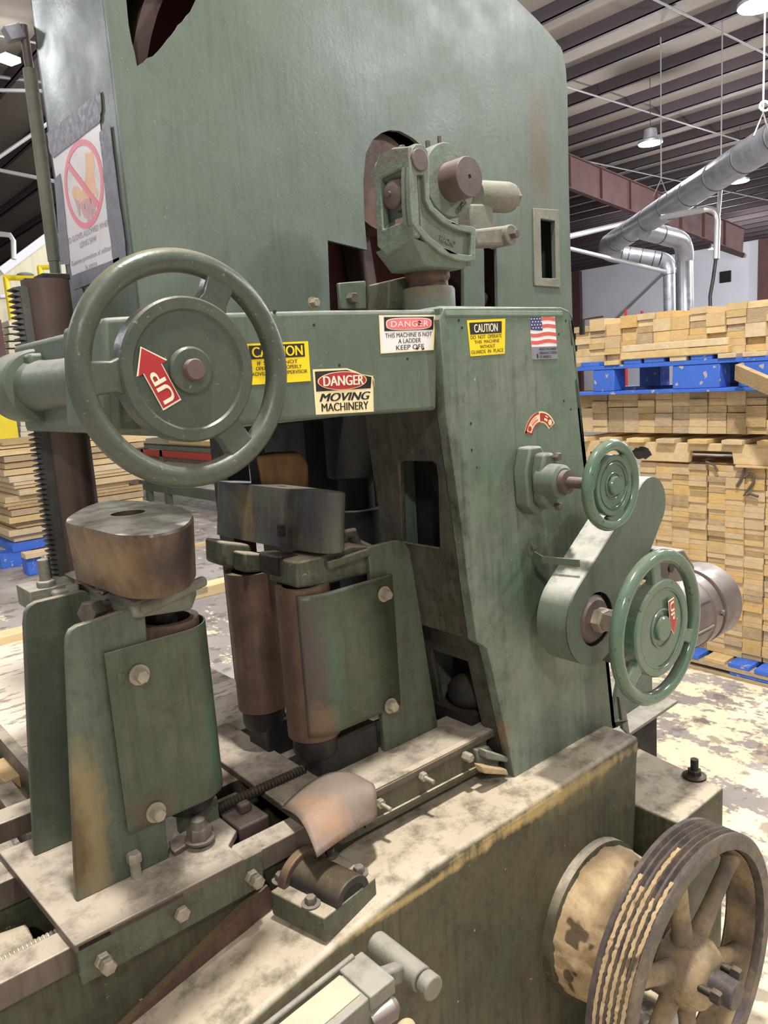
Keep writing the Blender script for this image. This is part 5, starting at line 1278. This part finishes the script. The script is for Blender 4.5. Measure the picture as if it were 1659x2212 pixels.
# 5 flag
o_, S_ = sticker('flag_sticker', 'striped flag sticker with grey text strip, top right of the column', ((1143, 685), (1198, 683), (1204, 775), (1150, 777)), YF, m_wst)
def wav(u, amp=.018): return amp*math.sin(2*PI*u*1.05+.4)
b = B()
for i, v in enumerate((.02, .115, .21, .305+.06, .51)): 
    pass
for (v, h, u0) in ((.02, .085, .48), (.19, .085, .48), (.375, .085, 0), (.545, .085, 0)):
    n = 14; top = [(u0+(1-u0)*i/n, v+wav(u0+(1-u0)*i/n)) for i in range(n+1)]; bot = [(u, q+h) for u, q in reversed(top)]
    poly(b, S_, top+bot, .0013)
sub('stripes', o_, b, m_stripe)
sub('canton', o_, poly(B(), S_, ((0, .0), (.46, .0), (.47, .32), (.36, .325), (.2, .315), (0, .30)), .0014), m_navy)
b = B()
for r_ in range(4):
    for c in range(4): ell(b, S_, .06+c*.11+(r_ % 2)*.04, .045+r_*.07, .022, .014, .0019, 8)
sub('stars', o_, b, m_wst)
sub('text_strip', o_, rect(B(), S_, 0, .70, 1, 1, .0012), m_tape)
b = B()
for s_, bx in (('WOOD MACHINERY', (.28, .73, .98, .79)), ('MANUFACTURERS', (.28, .82, .98, .88)), ('OF AMERICA', (.28, .91, .74, .97))): put_text(b, s_, bx, S_, .0017, .012)
sub('lettering', o_, b, m_black); sub('bar_mark', o_, rect(B(), S_, .17, .87, .22, .97, .0017), m_black)
# 6 curved red dial sticker
o1 = PY([(1170, 934)], YF)[0]; k_ = (o1.x-P(1131, 934, 'Y', YF).x)
ccx, ccz = o1.x-.004, o1.z-.012; Ro, Ri = .066, .037
def ring_sec(a0, a1, ra, rb, lift, th=.0005):
    A = [math.radians(a0+(a1-a0)*i/24) for i in range(25)]
    return B().prism([V((ccx+rb*math.cos(a), YF-lift, ccz+rb*math.sin(a))) for a in A]+[V((ccx+ra*math.cos(a), YF-lift, ccz+ra*math.sin(a))) for a in reversed(A)], (0, th, 0))
o_ = obj('dial_sticker', ring_sec(28, 165, Ri, Ro, .0008, .0008), m_cst, None, flat=True); tag(o_, 'curved red arc sticker on the column above the flange bearing', 'sticker')
sub('red_field', o_, ring_sec(31, 92, Ri+.004, Ro-.004, .0013), m_rst)
fr = ring_sec(96, 165, Ro-.006, Ro, .0013); fr.v += []; sub('red_border', o_, fr, m_rst)
sub('red_border', o_, ring_sec(160, 165, Ri, Ro, .0013), m_rst); sub('red_border', o_, ring_sec(92, 165, Ri, Ri+.003, .0013), m_rst)
def spot(a, r_): c = V((ccx+(Ri+Ro)/2*math.cos(math.radians(a)), YF-.0018, ccz+(Ri+Ro)/2*math.sin(math.radians(a)))); return B().cyl(c, c+V((0, .0006, 0)), r_, n=7)
sub('spot', o_, spot(150, .007), m_rst); sub('spot', o_, spot(42, .008), m_cst)
for a0, a1, ra, rb, mt_ in ((56, 72, Ri+.008, Ri+.014, m_cst), (58, 70, Ri+.018, Ri+.021, m_cst), (104, 136, Ri+.009, Ri+.012, m_stripe), (108, 134, Ri+.017, Ri+.019, m_pst)): sub('worn_print', o_, ring_sec(a0, a1, ra, rb, .0018), mt_)

# 7 no gloves poster taped to the casing side
def X_(px, py): return P(px, py, 'X', XL-.001)
c4 = [X_(113, 332), X_(216, 262), X_(249, 563), X_(157, 600)]
n4 = V((-1, 0, 0)); S_ = bil(c4, n4)
po = thing('warning_poster', 'white no gloves poster duct taped to the left side of the wheel casing', 'poster', tuple(S_(.5, 1)))
b = B(); poly(b, S_, ((0, 0), (1, 0), (1, 1), (0, 1)), .001, .001); obj('paper', b, m_paper, po, flat=True)
W_ = (c4[1]-c4[0]).length; H_ = (c4[3]-c4[0]).length
cu_, cv2, ru, rv = .56, .36, .40, .325
A = [2*PI*i/64 for i in range(64)]
ring = B().prism([S_(cu_+ru*math.cos(a), cv2+rv*math.sin(a), .0022) for a in A], (.0006, 0, 0), [[S_(cu_+ru*.87*math.cos(a), cv2+rv*.87*math.sin(a), .0022) for a in A]])
da = math.radians(45); 
b2 = [(-.9, -.07), (.9, -.07), (.9, .07), (-.9, .07)]
ring.prism([S_(cu_+ru*(x*math.cos(da)-y*math.sin(da)), cv2+rv*(x*math.sin(da)+y*math.cos(da)), .0028) for x, y in b2], (.0006, 0, 0))
obj('prohibition_ring', ring, m_nred, po, flat=True)
gl_ = [(.60, .15), (.74, .17), (.76, .24), (.72, .33), (.73, .42), (.76, .47), (.73, .50), (.69, .45), (.67, .52), (.40, .52), (.36, .48), (.27, .44), (.22, .37), (.27, .33), (.36, .34), (.44, .40), (.52, .35), (.58, .26)]
gl_ = [(u+.07, v) for u, v in gl_]
b = B(); poly(b, S_, gl_, .0016); obj('glove_cuff', b, m_orange, po, flat=True)
b = B()
for pts in (((.36, .48), (.46, .47), (.47, .60), (.42, .60)), ((.44, .47), (.53, .47), (.53, .645), (.48, .645)), ((.52, .47), (.60, .47), (.61, .635), (.555, .64)), ((.58, .46), (.67, .46), (.665, .60), (.62, .605)), ((.27, .42), (.36, .46), (.345, .56), (.315, .57))): poly(b, S_, [(u+.07, v) for u, v in pts], .0019)
obj('glove_fingers', b, m_glove, po, flat=True)
b = B()
for s_, bx in (('NO GLOVES ALLOWED WHEN', (.02, .69, .98, .735)), ('USING SAW', (.30, .76, .68, .805)), ('Guantes permititos al utilizar', (.04, .875, .96, .925)), ('la sierra', (.36, .945, .62, .98))): put_text(b, s_, bx, S_, .0018, .012)
obj('lettering', b, m_ink, po, flat=True)
def tape(pts, seed):
    random.seed(seed); q = jag(pts+[pts[0]], 4, .9)[:-1]; b = B().prism([X_(*p)+V((-.0035, 0, 0)) for p in q], (.0018, 0, 0)); return obj('duct_tape', b, m_tape, po, flat=True)
tape([(104, 288), (218, 198), (222, 232), (218, 265), (118, 342), (110, 330)], 1)
tape([(217, 286), (240, 272), (251, 370), (272, 520), (275, 560), (248, 572), (236, 480), (224, 350)], 2)
tape([(120, 388), (132, 376), (143, 470), (152, 560), (152, 571), (133, 572), (127, 480)], 3)
tape([(155, 598), (260, 556), (262, 585), (160, 628)], 4)
tape([(160, 628), (178, 622), (186, 645), (166, 662)], 5)
